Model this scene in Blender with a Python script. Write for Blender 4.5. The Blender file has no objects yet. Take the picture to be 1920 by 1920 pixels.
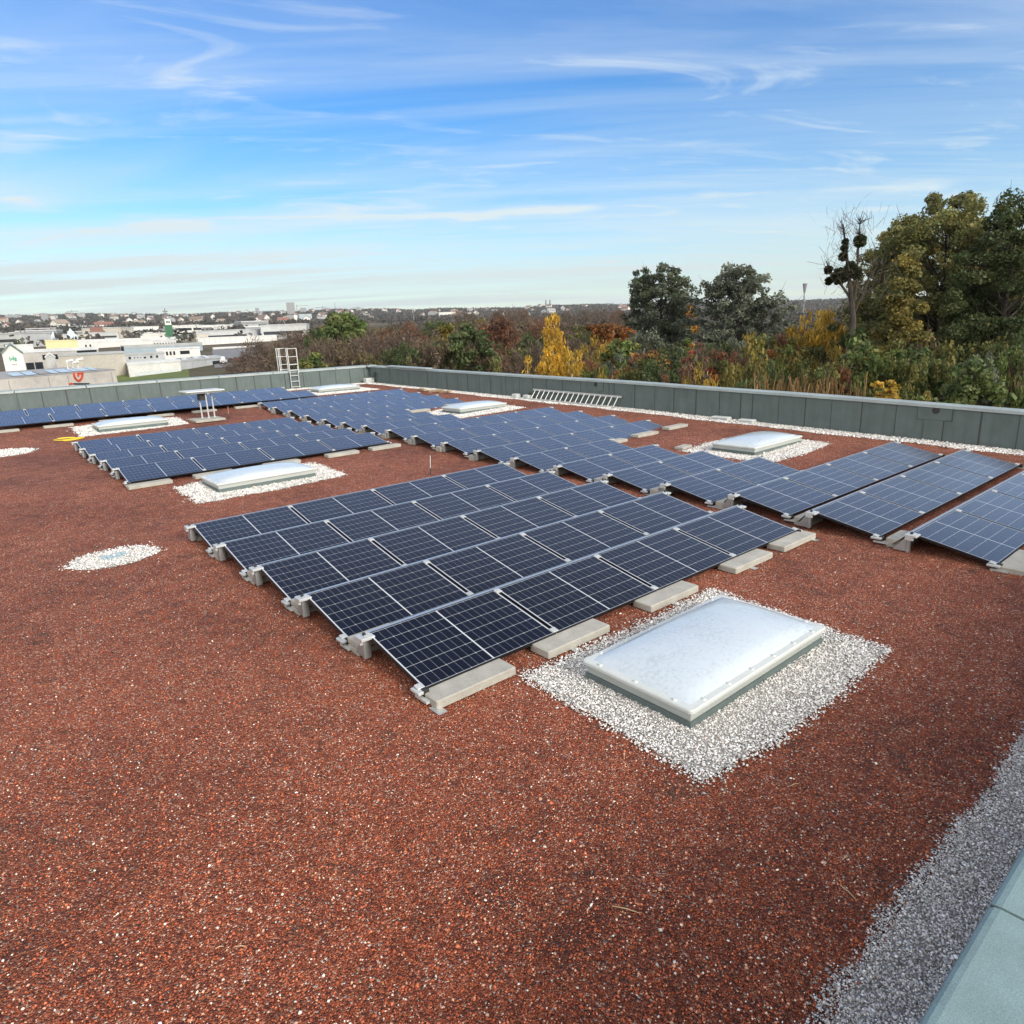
import bpy, math, random
import numpy as np
from mathutils import Matrix, Vector
R = math.radians
scene = bpy.context.scene
COL = scene.collection

# ------------------------------------------------------------------ camera
CAM = np.array([-2.76265, -5.72797, 2.85887])
RIGHT = np.array([0.76569648, -0.64188748, -0.04110192])
UP = np.array([0.19805735, 0.17449734, 0.96453303])
FWD = np.array([0.6119495, 0.74668008, -0.26074251])
FPX = 1258.314                                   # focal length for a 1920 px wide picture
cam = bpy.data.cameras.new('camera')
cam.sensor_width = 36.0
cam.lens = FPX / 1920 * 36
cam.clip_start = 0.05
cam.clip_end = 20000
camo = bpy.data.objects.new('camera', cam)
COL.objects.link(camo)
camo.matrix_world = Matrix(((RIGHT[0], UP[0], -FWD[0], CAM[0]), (RIGHT[1], UP[1], -FWD[1], CAM[1]),
                            (RIGHT[2], UP[2], -FWD[2], CAM[2]), (0, 0, 0, 1)))
scene.camera = camo

# ------------------------------------------------------------------ light
SUN_EL, SUN_AZ = 25, 176                          # azimuth clockwise from +Y
SUN_STRENGTH, SUN_ANGLE = 2.2, 19
SKY_STRENGTH = 0.10
HAZE = 0.00006
scene.view_settings.view_transform = 'Standard'
scene.view_settings.look = 'None'
scene.view_settings.exposure = 0.88
scene.view_settings.gamma = 1

sd = bpy.data.lights.new('sun', 'SUN')
sd.energy = SUN_STRENGTH
sd.angle = R(SUN_ANGLE)
sd.color = (1.0, 0.93, 0.82)
so = bpy.data.objects.new('sun', sd)
COL.objects.link(so)
sdir = Vector((math.cos(R(SUN_EL)) * math.sin(R(SUN_AZ)), math.cos(R(SUN_EL)) * math.cos(R(SUN_AZ)), math.sin(R(SUN_EL))))
so.rotation_euler = sdir.to_track_quat('Z', 'Y').to_euler()
so.location = (0, -40, 30)

world = bpy.data.worlds.new('World')
scene.world = world
world.use_nodes = True
wt = world.node_tree
wt.nodes.clear()


def N(t, kind, **kw):
    n = t.nodes.new(kind)
    for k, v in kw.items():
        if k.startswith('i_'):
            n.inputs[int(k[2:])].default_value = v
        else:
            setattr(n, k, v)
    return n


def L(t, a, b):
    t.links.new(a, b)


def math_(t, op, a, b=None, c=None):
    n = t.nodes.new('ShaderNodeMath')
    n.operation = op
    for i, v in enumerate((a, b, c)):
        if v is None:
            continue
        if isinstance(v, (int, float)):
            n.inputs[i].default_value = v
        else:
            t.links.new(v, n.inputs[i])
    return n.outputs[0]


def ramp(t, fac, stops, interp='LINEAR'):
    n = t.nodes.new('ShaderNodeValToRGB')
    n.color_ramp.interpolation = interp
    el = n.color_ramp.elements
    while len(el) < len(stops):
        el.new(0.5)
    for e, (p, c) in zip(el, stops):
        e.position = p
        e.color = (c[0], c[1], c[2], 1) if not isinstance(c, (int, float)) else (c, c, c, 1)
    t.links.new(fac, n.inputs[0])
    return n.outputs[0]


def mix(t, fac, a, b, blend='MIX'):
    n = t.nodes.new('ShaderNodeMix')
    n.data_type = 'RGBA'
    n.blend_type = blend
    for i, v in ((0, fac), (6, a), (7, b)):
        if isinstance(v, (int, float)):
            n.inputs[i].default_value = v
        elif isinstance(v, tuple):
            n.inputs[i].default_value = (v[0], v[1], v[2], 1)
        else:
            t.links.new(v, n.inputs[i])
    return n.outputs[2]


# sky: Nishita plus thin cirrus laid on a flat layer high above (world directions, not screen space)
sky = N(wt, 'ShaderNodeTexSky', sky_type='NISHITA', sun_disc=False)
sky.sun_elevation = R(SUN_EL)
sky.sun_rotation = R(SUN_AZ)
sky.altitude = 200
sky.air_density = 1.0
sky.dust_density = 0.2
sky.ozone_density = 2.2
tc = N(wt, 'ShaderNodeTexCoord')
sep = N(wt, 'ShaderNodeSeparateXYZ')
L(wt, tc.outputs['Generated'], sep.inputs[0])
zc = math_(wt, 'MAXIMUM', math_(wt, 'ADD', sep.outputs[2], 0.06), 0.02)
cx_ = math_(wt, 'DIVIDE', sep.outputs[0], zc)
cy_ = math_(wt, 'DIVIDE', sep.outputs[1], zc)
comb = N(wt, 'ShaderNodeCombineXYZ')
L(wt, cx_, comb.inputs[0])
L(wt, cy_, comb.inputs[1])


def cloud(scale, rot, loc, nscale, detail, dist, lo, hi):
    mp = N(wt, 'ShaderNodeMapping', vector_type='TEXTURE')
    mp.inputs['Rotation'].default_value = (0, 0, R(rot))
    mp.inputs['Scale'].default_value = scale
    mp.inputs['Location'].default_value = loc
    L(wt, comb.outputs[0], mp.inputs[0])
    nz = N(wt, 'ShaderNodeTexNoise')
    nz.inputs['Scale'].default_value = nscale
    nz.inputs['Detail'].default_value = detail
    nz.inputs['Roughness'].default_value = 0.58
    nz.inputs['Distortion'].default_value = dist
    L(wt, mp.outputs[0], nz.inputs['Vector'])
    return ramp(wt, nz.outputs[0], [(lo, 0.0), (hi, 1.0)])


c1 = cloud((3.2, 0.8, 1), -42, (0.3, 0.1, 0), 0.8, 9, 0.9, 0.38, 0.78)      # broad veils
c2 = cloud((6.5, 0.9, 1), -36, (2.7, 1.4, 0), 0.95, 10, 0.5, 0.50, 0.74)     # long thin streaks
c3 = cloud((1.6, 0.6, 1), -30, (5.1, 3.3, 0), 1.7, 9, 1.3, 0.55, 0.78)       # small wisps
cl = math_(wt, 'MINIMUM', math_(wt, 'ADD', math_(wt, 'ADD', math_(wt, 'MULTIPLY', c1, 0.55), math_(wt, 'MULTIPLY', c2, 0.70)),
                                math_(wt, 'MULTIPLY', c3, 0.62)), 1.0)
low = ramp(wt, sep.outputs[2], [(0.0, 0.97), (0.05, 0.88), (0.105, 0.62), (0.155, 0.26), (0.25, 0.0)])   # hazy band of far cloud near the horizon
lowc = cloud((9.0, 1.6, 1), -39, (0.7, 4.4, 0), 1.3, 8, 0.4, 0.34, 0.60)
low2 = math_(wt, 'MULTIPLY', low, math_(wt, 'ADD', math_(wt, 'MULTIPLY', lowc, 0.65), 0.35))
up_ = ramp(wt, sep.outputs[2], [(0.0, 0.0), (0.09, 1.0)])
cl = math_(wt, 'MULTIPLY', cl, up_)


def streak(ax, ay, bx, by, sigma, amount, rag):
    """one long thin cloud between two points of the cloud layer"""
    ln_ = math.hypot(bx - ax, by - ay)
    tx_, ty_ = (bx - ax) / ln_, (by - ay) / ln_
    px_ = math_(wt, 'SUBTRACT', cx_, ax)
    py_ = math_(wt, 'SUBTRACT', cy_, ay)
    u_ = math_(wt, 'DIVIDE', math_(wt, 'ADD', math_(wt, 'MULTIPLY', px_, tx_), math_(wt, 'MULTIPLY', py_, ty_)), ln_)
    v_ = math_(wt, 'ADD', math_(wt, 'MULTIPLY', px_, -ty_), math_(wt, 'MULTIPLY', py_, tx_))
    wob = N(wt, 'ShaderNodeTexNoise')
    wob.inputs['Scale'].default_value = 4.0
    wob.inputs['Detail'].default_value = 7
    L(wt, comb.outputs[0], wob.inputs['Vector'])
    v_ = math_(wt, 'ADD', v_, math_(wt, 'MULTIPLY', math_(wt, 'SUBTRACT', wob.outputs[0], 0.5), rag))
    g_ = math_(wt, 'EXPONENT', math_(wt, 'MULTIPLY', math_(wt, 'MULTIPLY', v_, v_), -1.0 / sigma ** 2))
    ends = ramp(wt, u_, [(0.0, 0.0), (0.35, 0.6), (0.85, 1.0), (1.0, 0.0)])
    return math_(wt, 'MULTIPLY', math_(wt, 'MULTIPLY', g_, ends), amount)


for q in ((2.15, 4.19, 3.44, 3.09, 0.075, 0.75, 0.22), (0.62, 4.55, 0.42, 4.30, 0.10, 0.6, 0.3), (4.05, 2.15, 4.7, 1.55, 0.10, 0.5, 0.4), (0.9, 4.75, 1.5, 4.6, 0.14, 0.55, 0.4)):
    cl = math_(wt, 'ADD', cl, streak(*q))
clt = math_(wt, 'MINIMUM', math_(wt, 'ADD', cl, low2), 1.0)
hs = N(wt, 'ShaderNodeHueSaturation')
hs.inputs['Saturation'].default_value = 1.34
hs.inputs['Value'].default_value = 0.94
L(wt, sky.outputs[0], hs.inputs['Color'])
tint = mix(wt, 1.0, hs.outputs[0], ramp(wt, sep.outputs[2], [(0.0, (.98, .93, .84)), (0.14, (.76, .95, 1.05)), (0.4, (.60, .90, 1.12)), (1.0, (.70, .88, 1.06))]), 'MULTIPLY')
cloudcol = ramp(wt, sep.outputs[2], [(0.0, (3.85, 4.35, 4.05)), (0.12, (4.2, 4.9, 5.1)), (0.5, (3.3, 3.95, 5.3)), (1.0, (3.0, 3.6, 4.6))])
skyc = mix(wt, clt, tint, cloudcol)
# unseen sky behind the photographer: bright thin cloud added for neutral, soft light
south = math_(wt, 'ADD', math_(wt, 'MULTIPLY', sep.outputs[0], -0.634), math_(wt, 'MULTIPLY', sep.outputs[1], -0.773))
added_veil = ramp(wt, math_(wt, 'ADD', math_(wt, 'MULTIPLY', south, 0.5), 0.5), [(0.36, 0.0), (0.60, 1.0)])
skyc = mix(wt, added_veil, skyc, ramp(wt, c1, [(0.0, (8.6, 8.3, 7.8)), (1.0, (12.0, 11.5, 10.7))]))
bg = N(wt, 'ShaderNodeBackground')
bg.inputs['Strength'].default_value = SKY_STRENGTH
L(wt, skyc, bg.inputs['Color'])
wo = N(wt, 'ShaderNodeOutputWorld')
L(wt, bg.outputs[0], wo.inputs[0])

# ------------------------------------------------------------------ materials


def mat(name, color=(0.5, 0.5, 0.5), rough=0.6, metal=0.0, spec=0.5):
    m = bpy.data.materials.new(name)
    m.use_nodes = True
    b = m.node_tree.nodes['Principled BSDF']
    b.inputs['Base Color'].default_value = (*color, 1)
    b.inputs['Roughness'].default_value = rough
    b.inputs['Metallic'].default_value = metal
    b.inputs['Specular IOR Level'].default_value = spec
    return m


def nodes(m):
    t = m.node_tree
    return t, t.nodes['Principled BSDF']


def noise(t, vec, scale, detail=4, rough=0.55, dist=0.0):
    n = N(t, 'ShaderNodeTexNoise')
    n.inputs['Scale'].default_value = scale
    n.inputs['Detail'].default_value = detail
    n.inputs['Roughness'].default_value = rough
    n.inputs['Distortion'].default_value = dist
    if vec is not None:
        L(t, vec, n.inputs['Vector'])
    return n.outputs[0]


def bump(t, b, height, strength, distance):
    n = N(t, 'ShaderNodeBump')
    n.inputs['Strength'].default_value = strength
    n.inputs['Distance'].default_value = distance
    L(t, height, n.inputs['Height'])
    L(t, n.outputs[0], b.inputs['Normal'])


def gpos(t):
    return N(t, 'ShaderNodeNewGeometry').outputs['Position']


def opos(t):
    return N(t, 'ShaderNodeTexCoord').outputs['Object']


def weathered(name, color, rough=0.7, amount=0.25, scale=3.0, metal=0.0, fine=60.0, bumpy=0.15, world_space=True):
    """plain colour broken up by stains and fine grain"""
    m = mat(name, color, rough, metal)
    t, b = nodes(m)
    v = gpos(t) if world_space else opos(t)
    a = noise(t, v, scale, 6, 0.6)
    f = noise(t, v, fine, 3, 0.6)
    k = math_(t, 'ADD', math_(t, 'MULTIPLY', a, 0.6), math_(t, 'MULTIPLY', f, 0.4))
    lo = tuple(c * (1 - amount) for c in color)
    hi = tuple(min(1, c * (1 + amount)) for c in color)
    L(t, ramp(t, k, [(0.32, lo), (0.68, hi)]), b.inputs['Base Color'])
    if bumpy:
        bump(t, b, f, bumpy, 0.02)
    return m


M = {}
# red crushed-brick roof substrate
m = mat('red_substrate', rough=0.85)
t, b = nodes(m)
p = gpos(t)
vo = N(t, 'ShaderNodeTexVoronoi', feature='F1')
vo.inputs['Scale'].default_value = 95
L(t, p, vo.inputs['Vector'])
sepc = N(t, 'ShaderNodeSeparateColor')
L(t, vo.outputs['Color'], sepc.inputs[0])
base = ramp(t, sepc.outputs[0], [(0.0, (0.085, 0.020, 0.009)), (0.20, (0.22, 0.046, 0.019)), (0.66, (0.44, 0.110, 0.046)),
                                 (0.88, (0.58, 0.19, 0.092)), (0.945, (0.66, 0.36, 0.24)), (0.97, (0.80, 0.66, 0.54))])
big = noise(t, p, 0.33, 4, 0.6)
mid = noise(t, p, 4.0, 6, 0.68)
k = math_(t, 'ADD', math_(t, 'MULTIPLY', big, 0.5), math_(t, 'MULTIPLY', mid, 0.5))
shade = ramp(t, k, [(0.36, (0.54, 0.51, 0.49)), (0.5, (1.06, 1.06, 1.06)), (0.62, (1.38, 1.46, 1.52))])
col = mix(t, 1.0, base, shade, 'MULTIPLY')
damp = math_(t, 'MULTIPLY', ramp(t, noise(t, p, 2.6, 6, 0.62, 0.6), [(0.60, 0.0), (0.70, 1.0)]), 0.62)     # damp, mossy spots
L(t, mix(t, damp, col, (0.055, 0.032, 0.020)), b.inputs['Base Color'])
bump(t, b, math_(t, 'ADD', math_(t, 'MULTIPLY', vo.outputs['Distance'], -60.0), math_(t, 'MULTIPLY', mid, 1.2)), 0.8, 0.008)
M['red'] = m


def attr_mat(name, rough=0.8, transl=0.0, gain=1.0, rnd=0.0):
    m = mat(name, rough=rough, spec=0.3)
    t, b = nodes(m)
    a = N(t, 'ShaderNodeAttribute', attribute_name='Col')
    c = a.outputs['Color']
    if rnd:
        oi = N(t, 'ShaderNodeObjectInfo')
        c = mix(t, 1.0, c, ramp(t, oi.outputs['Random'], [(0, 1 - rnd), (1, 1 + rnd)]), 'MULTIPLY')
    L(t, c, b.inputs['Base Color'])
    if transl:
        tr = N(t, 'ShaderNodeBsdfTranslucent')
        L(t, c, tr.inputs['Color'])
        ms = N(t, 'ShaderNodeMixShader')
        ms.inputs[0].default_value = transl
        out = t.nodes['Material Output']
        L(t, b.outputs[0], ms.inputs[1])
        L(t, tr.outputs[0], ms.inputs[2])
        L(t, ms.outputs[0], out.inputs['Surface'])
    return m


M['chips'] = attr_mat('red_chips', 0.8)
M['stones'] = attr_mat('pale_stones', 0.75)
M['leaf'] = attr_mat('leaves', 0.6, 0.32, rnd=0.15)
M['twig'] = attr_mat('twigs', 0.85)
M['bark'] = weathered('bark', (0.042, 0.034, 0.027), 0.9, 0.4, 2.0, fine=25, bumpy=0.4)
M['birch_bark'] = weathered('birch_bark', (0.42, 0.38, 0.32), 0.85, 0.4, 2.0, fine=25, bumpy=0.2)
# mineral roofing felt on the parapets
def felt(name, col, grain=240, gc=1.0):
    m = mat(name, col, 0.82, 0.0, 0.35)
    t, b = nodes(m)
    p = gpos(t)
    g = noise(t, p, grain, 3, 0.75)
    s = noise(t, p, 2.2, 6, 0.6)
    mp = N(t, 'ShaderNodeMapping')
    mp.inputs['Scale'].default_value = (5, 5, 0.5)
    L(t, p, mp.inputs[0])
    dr = noise(t, mp.outputs[0], 1.5, 4, 0.6)
    k = math_(t, 'ADD', math_(t, 'MULTIPLY', g, 0.45 * gc), math_(t, 'ADD', math_(t, 'MULTIPLY', s, 0.3), math_(t, 'ADD', math_(t, 'MULTIPLY', dr, 0.25), 0.225 * (1 - gc))))
    L(t, ramp(t, k, [(0.30, tuple(c * 0.66 for c in col)), (0.5, col), (0.70, tuple(min(1, c * 1.35) for c in col))]), b.inputs['Base Color'])
    bump(t, b, g, 0.25, 0.004)
    return m


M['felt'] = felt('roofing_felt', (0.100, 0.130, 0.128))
M['felt_skylit'] = felt('roofing_felt_skylit', (0.175, 0.25, 0.26), 170, 1.7)  # near parapet top: same felt, colour paled for the sky light it gets
M['bitumen'] = mat('bitumen_seam', (0.035, 0.042, 0.042), 0.6)
M['coping'] = weathered('coping_sheet', (0.27, 0.315, 0.315), 0.5, 0.2, 1.6, fine=14, bumpy=0.0)  # same felt as the walls; grazing sheen and overexposure painted into its pale colour
M['alu'] = weathered('aluminium', (0.60, 0.62, 0.62), 0.38, 0.10, 4.0, metal=0.75, fine=40, bumpy=0.0)
M['white_alu'] = weathered('bright_aluminium', (0.50, 0.52, 0.52), 0.4, 0.08, 4.0, metal=0.3, fine=40, bumpy=0.0)
M['galv'] = weathered('galvanised_steel', (0.36, 0.375, 0.385), 0.45, 0.15, 6.0, metal=0.6, fine=30, bumpy=0.0)
M['black'] = mat('black_frame', (0.012, 0.012, 0.014), 0.35, 0.2)
M['rubber'] = mat('black_plastic', (0.02, 0.02, 0.02), 0.6)
M['concrete'] = weathered('paver_concrete', (0.34, 0.33, 0.295), 0.9, 0.22, 6.0, fine=120, bumpy=0.3)
M['opal'] = mat('opal_acrylic', (0.74, 0.79, 0.82), 0.13, 0.0, 0.5)
t, b = nodes(M['opal'])
p = gpos(t)
st = noise(t, p, 26.0, 5, 0.75, 0.3)
so_ = math_(t, 'MULTIPLY', st, math_(t, 'ADD', math_(t, 'MULTIPLY', noise(t, p, 1.6, 4, 0.6), 0.8), 0.6))
L(t, ramp(t, so_, [(0.30, (0.50, 0.56, 0.61)), (0.52, (0.47, 0.53, 0.58)), (0.66, (0.40, 0.45, 0.49))]), b.inputs['Base Color'])
L(t, ramp(t, so_, [(0.30, 0.08), (0.65, 0.20)]), b.inputs['Roughness'])
b.inputs['Subsurface Weight'].default_value = 0.0
M['pvc'] = weathered('white_pvc', (0.50, 0.53, 0.52), 0.45, 0.08, 3.0, fine=30, bumpy=0.0)
M['grey_pvc'] = weathered('grey_curb', (0.37, 0.395, 0.38), 0.5, 0.08, 3.0, fine=30, bumpy=0.0)
M['yellow'] = mat('yellow_hose', (0.72, 0.55, 0.03), 0.45)
M['wood'] = weathered('weathered_wood', (0.30, 0.22, 0.14), 0.85, 0.3, 8.0, fine=40)
M['straw'] = mat('straw', (0.48, 0.33, 0.19), 0.8)
M['paper'] = mat('white_paper', (0.75, 0.76, 0.76), 0.8)
M['red_rod'] = mat('red_white_rod', (0.55, 0.25, 0.18), 0.6)
M['blue_grate'] = mat('drain_grate', (0.34, 0.44, 0.48), 0.5)

# solar cells: two halves of nine columns by six rows, drawn from the panel's own coordinates
PL, PW = 1.611, 1.038
m = mat('solar_glass', (0.01, 0.014, 0.03), 0.10, 0.0, 0.5)
t, b = nodes(m)
o = N(t, 'ShaderNodeSeparateXYZ')
L(t, opos(t), o.inputs[0])
X, Y = o.outputs[0], o.outputs[1]
BX, BY, MG = 0.017, 0.018, 0.016
half = (PL - 2 * BX - MG) / 2
inx = math_(t, 'SUBTRACT', X, BX)
second = math_(t, 'GREATER_THAN', inx, half + MG / 2)
hx = math_(t, 'SUBTRACT', inx, math_(t, 'MULTIPLY', second, half + MG))
cwid = half / 9
chei = (PW - 2 * BY) / 6
iny = math_(t, 'SUBTRACT', Y, BY)


def dist_to_grid(v, period):
    f = math_(t, 'MULTIPLY', math_(t, 'FRACT', math_(t, 'DIVIDE', v, period)), period)
    return math_(t, 'MINIMUM', f, math_(t, 'SUBTRACT', period, f))


dx = dist_to_grid(hx, cwid)
dy = dist_to_grid(iny, chei)
lx = math_(t, 'LESS_THAN', dx, 0.0013)
ly = math_(t, 'LESS_THAN', dy, 0.0019)
dia = math_(t, 'LESS_THAN', math_(t, 'ADD', dist_to_grid(hx, cwid * 2), dy), 0.008)
outx = math_(t, 'MAXIMUM', math_(t, 'LESS_THAN', hx, 0.0), math_(t, 'GREATER_THAN', hx, half))
outy = math_(t, 'MAXIMUM', math_(t, 'LESS_THAN', iny, 0.0), math_(t, 'GREATER_THAN', iny, PW - 2 * BY))
white = math_(t, 'MAXIMUM', math_(t, 'MAXIMUM', outx, math_(t, 'MULTIPLY', outy, 0.35)), math_(t, 'MAXIMUM', math_(t, 'MAXIMUM', math_(t, 'MULTIPLY', lx, 0.55), ly), dia))
cellid = N(t, 'ShaderNodeCombineXYZ')
L(t, math_(t, 'FLOOR', math_(t, 'DIVIDE', inx, cwid)), cellid.inputs[0])
L(t, math_(t, 'FLOOR', math_(t, 'DIVIDE', iny, chei)), cellid.inputs[1])
wn = N(t, 'ShaderNodeTexWhiteNoise', noise_dimensions='3D')
L(t, cellid.outputs[0], wn.inputs['Vector'])
oi = N(t, 'ShaderNodeObjectInfo')
L(t, oi.outputs['Random'], cellid.inputs[2])
cellc = ramp(t, wn.outputs[0], [(0, (0.0028, 0.0034, 0.009)), (1, (0.0048, 0.006, 0.014))])
L(t, mix(t, white, cellc, (0.44, 0.46, 0.48)), b.inputs['Base Color'])
# glass with an anti-reflection coat: hardly any mirror face on, strong at a grazing view
dust = noise(t, gpos(t), 2.2, 6, 0.7)
b.inputs['Roughness'].default_value = 0.5
b.inputs['Specular IOR Level'].default_value = 0.12
lw = N(t, 'ShaderNodeLayerWeight')
lw.inputs['Blend'].default_value = 0.5
refl = ramp(t, lw.outputs['Facing'], [(0.0, 0.005), (0.36, 0.007), (0.50, 0.028), (0.62, 0.11), (0.72, 0.28), (0.82, 0.46), (1.0, 0.95)])
gl = N(t, 'ShaderNodeBsdfGlossy')
gl.inputs['Color'].default_value = (0.92, 0.95, 1, 1)
L(t, ramp(t, dust, [(0.3, 0.14), (0.75, 0.28)]), gl.inputs['Roughness'])
grey_sheen = N(t, 'ShaderNodeBsdfDiffuse')                                # pale sky reflection put in as grey diffuse, stronger towards grazing views
grey_sheen.inputs['Color'].default_value = (0.36, 0.37, 0.38, 1)
mf = N(t, 'ShaderNodeMixShader')
L(t, ramp(t, lw.outputs['Facing'], [(0.0, 0.002), (0.45, 0.006), (0.65, 0.06), (0.80, 0.16), (1.0, 0.40)]), mf.inputs[0])
L(t, b.outputs[0], mf.inputs[1])
L(t, grey_sheen.outputs[0], mf.inputs[2])
ms = N(t, 'ShaderNodeMixShader')
L(t, refl, ms.inputs[0])
L(t, mf.outputs[0], ms.inputs[1])
L(t, gl.outputs[0], ms.inputs[2])
L(t, ms.outputs[0], t.nodes['Material Output'].inputs['Surface'])
M['cells'] = m

# ------------------------------------------------------------------ helpers


def tag(o, label=None, cat=None, group=None, kind=None):
    if label:
        o['label'] = label
    if cat:
        o['category'] = cat
    if group:
        o['group'] = group
    if kind:
        o['kind'] = kind
    return o


def empty(name, loc, rot=(0, 0, 0)):
    o = bpy.data.objects.new(name, None)
    o.location = loc
    o.rotation_euler = rot
    o.empty_display_size = 0.2
    COL.objects.link(o)
    return o


def link(name, data, parent=None):
    o = bpy.data.objects.new(name, data)
    COL.objects.link(o)
    if parent is not None:
        o.parent = parent
    return o


class MB:
    """collects shapes into one mesh"""

    def __init__(self):
        self.v, self.f, self.mi = [], [], []

    def add(self, vs, fs, mi=0):
        n = len(self.v)
        self.v += [tuple(map(float, q)) for q in vs]
        self.f += [tuple(i + n for i in q) for q in fs]
        self.mi += [mi] * len(fs)
        return self

    def hexa(self, b4, t4, mi=0):
        return self.add(list(b4) + list(t4), [(3, 2, 1, 0), (4, 5, 6, 7), (0, 1, 5, 4), (1, 2, 6, 5), (2, 3, 7, 6), (3, 0, 4, 7)], mi)

    def box(self, x0, x1, y0, y1, z0, z1, mi=0):
        return self.hexa([(x0, y0, z0), (x1, y0, z0), (x1, y1, z0), (x0, y1, z0)], [(x0, y0, z1), (x1, y0, z1), (x1, y1, z1), (x0, y1, z1)], mi)

    def rbox(self, x0, x1, y0, y1, z0, z1, r=0.008, mi=0):
        """box with chamfered top and vertical edges"""
        def ring(i, z):
            a, b_, c_, d_ = x0 + i, x1 - i, y0 + i, y1 - i
            return [(a + r, c_, z), (b_ - r, c_, z), (b_, c_ + r, z), (b_, d_ - r, z), (b_ - r, d_, z), (a + r, d_, z), (a, d_ - r, z), (a, c_ + r, z)]
        rings = [ring(0, z0), ring(0, z1 - r), ring(r, z1)]
        vs = sum(rings, [])
        fs = [tuple(range(7, -1, -1)), tuple(range(16, 24))]
        for k in (0, 8):
            fs += [(k + i, k + (i + 1) % 8, k + 8 + (i + 1) % 8, k + 8 + i) for i in range(8)]
        return self.add(vs, fs, mi)

    def tube(self, pts, r, n=8, mi=0, cap=True):
        pts = [Vector(q) for q in pts]
        rs = [float(q) for q in r] if isinstance(r, (list, tuple)) else [float(r)] * len(pts)
        vs, fs = [], []
        for i, q in enumerate(pts):
            d = (pts[min(i + 1, len(pts) - 1)] - pts[max(i - 1, 0)]).normalized()
            u = d.cross(Vector((0, 0, 1)))
            if u.length < 1e-3:
                u = d.cross(Vector((1, 0, 0)))
            u.normalize()
            w = d.cross(u)
            vs += [q + rs[i] * (math.cos(2 * math.pi * k / n) * u + math.sin(2 * math.pi * k / n) * w) for k in range(n)]
        for i in range(len(pts) - 1):
            fs += [(i * n + k, i * n + (k + 1) % n, (i + 1) * n + (k + 1) % n, (i + 1) * n + k) for k in range(n)]
        if cap:
            fs += [tuple(range(n - 1, -1, -1)), tuple((len(pts) - 1) * n + k for k in range(n))]
        return self.add(vs, fs, mi)

    def prism(self, poly, off, mi=0):
        n = len(poly)
        off = Vector(off)
        vs = [Vector(q) for q in poly] + [Vector(q) + off for q in poly]
        fs = [tuple(range(n - 1, -1, -1)), tuple(range(n, 2 * n))] + [(i, (i + 1) % n, n + (i + 1) % n, n + i) for i in range(n)]
        return self.add(vs, fs, mi)

    def mesh(self, name, mats):
        me = bpy.data.meshes.new(name)
        me.from_pydata(self.v, [], self.f)
        for mm in (mats if isinstance(mats, (list, tuple)) else ([mats] if mats else [])):
            me.materials.append(mm)
        if any(self.mi):
            me.polygons.foreach_set('material_index', self.mi)
        import bmesh
        bm = bmesh.new()
        bm.from_mesh(me)
        bmesh.ops.recalc_face_normals(bm, faces=bm.faces)
        bm.to_mesh(me)
        bm.free()
        return me

    def build(self, name, mats, parent=None):
        return link(name, self.mesh(name, mats), parent)


def raw_mesh(name, verts, nper, cols, material, loops=None):
    """fast mesh of N equal polygons (nper corners each) with a colour per face"""
    verts = np.asarray(verts, np.float32).reshape(-1, 3)
    if loops is None:
        loops = np.arange(len(verts), dtype=np.int32)
    nf = len(loops) // nper
    me = bpy.data.meshes.new(name)
    me.vertices.add(len(verts))
    me.vertices.foreach_set('co', verts.ravel())
    me.loops.add(len(loops))
    me.loops.foreach_set('vertex_index', np.asarray(loops, np.int32))
    me.polygons.add(nf)
    me.polygons.foreach_set('loop_start', np.arange(nf, dtype=np.int32) * nper)
    me.update(calc_edges=True)
    a = me.attributes.new('Col', 'FLOAT_COLOR', 'FACE')
    c4 = np.ones((nf, 4), np.float32)
    c4[:, :3] = cols
    a.data.foreach_set('color', c4.ravel())
    me.materials.append(material)
    return me


def pal(rng, n, palette, var=0.18):
    w = np.array([q[3] if len(q) > 3 else 1 for q in palette], float)
    idx = rng.choice(len(palette), n, p=w / w.sum())
    c = np.array([q[:3] for q in palette])[idx]
    return np.clip(c * (1 + var * rng.standard_normal((n, 1))), 0.003, 0.9)


def quads(cent, u, v):
    return np.stack([cent - u - v, cent + u - v, cent + u + v, cent - u + v], 1)


def unit(a):
    return a / np.maximum(np.linalg.norm(a, axis=-1, keepdims=True), 1e-9)


# ------------------------------------------------------------------ roof height (falls gently to the drains)
H8 = [(-30, -.32), (8, -.30), (9.2, -.23), (10.7, -.18), (12.1, -.13), (13.6, -.115), (16.5, -.115), (18, -.08), (19.4, 0), (20.8, .05), (22.3, .18), (24, .28), (29.3, .35), (60, .35)]
H16 = [(-30, -.5), (-3, -.32), (2, -.2), (5, -.13), (10, 0), (15.4, .1), (21.6, .21), (26, .29), (29.3, .35), (60, .35)]
h8x, h8y = zip(*H8)
h16x, h16y = zip(*H16)


def H(x, y):
    a = np.interp(y, h8x, h8y)
    b_ = np.interp(y, h16x, h16y)
    k_ = np.clip((np.asarray(x, float) - 9) / 6.9, 0, 1)
    return a * (1 - k_) + b_ * k_


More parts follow.
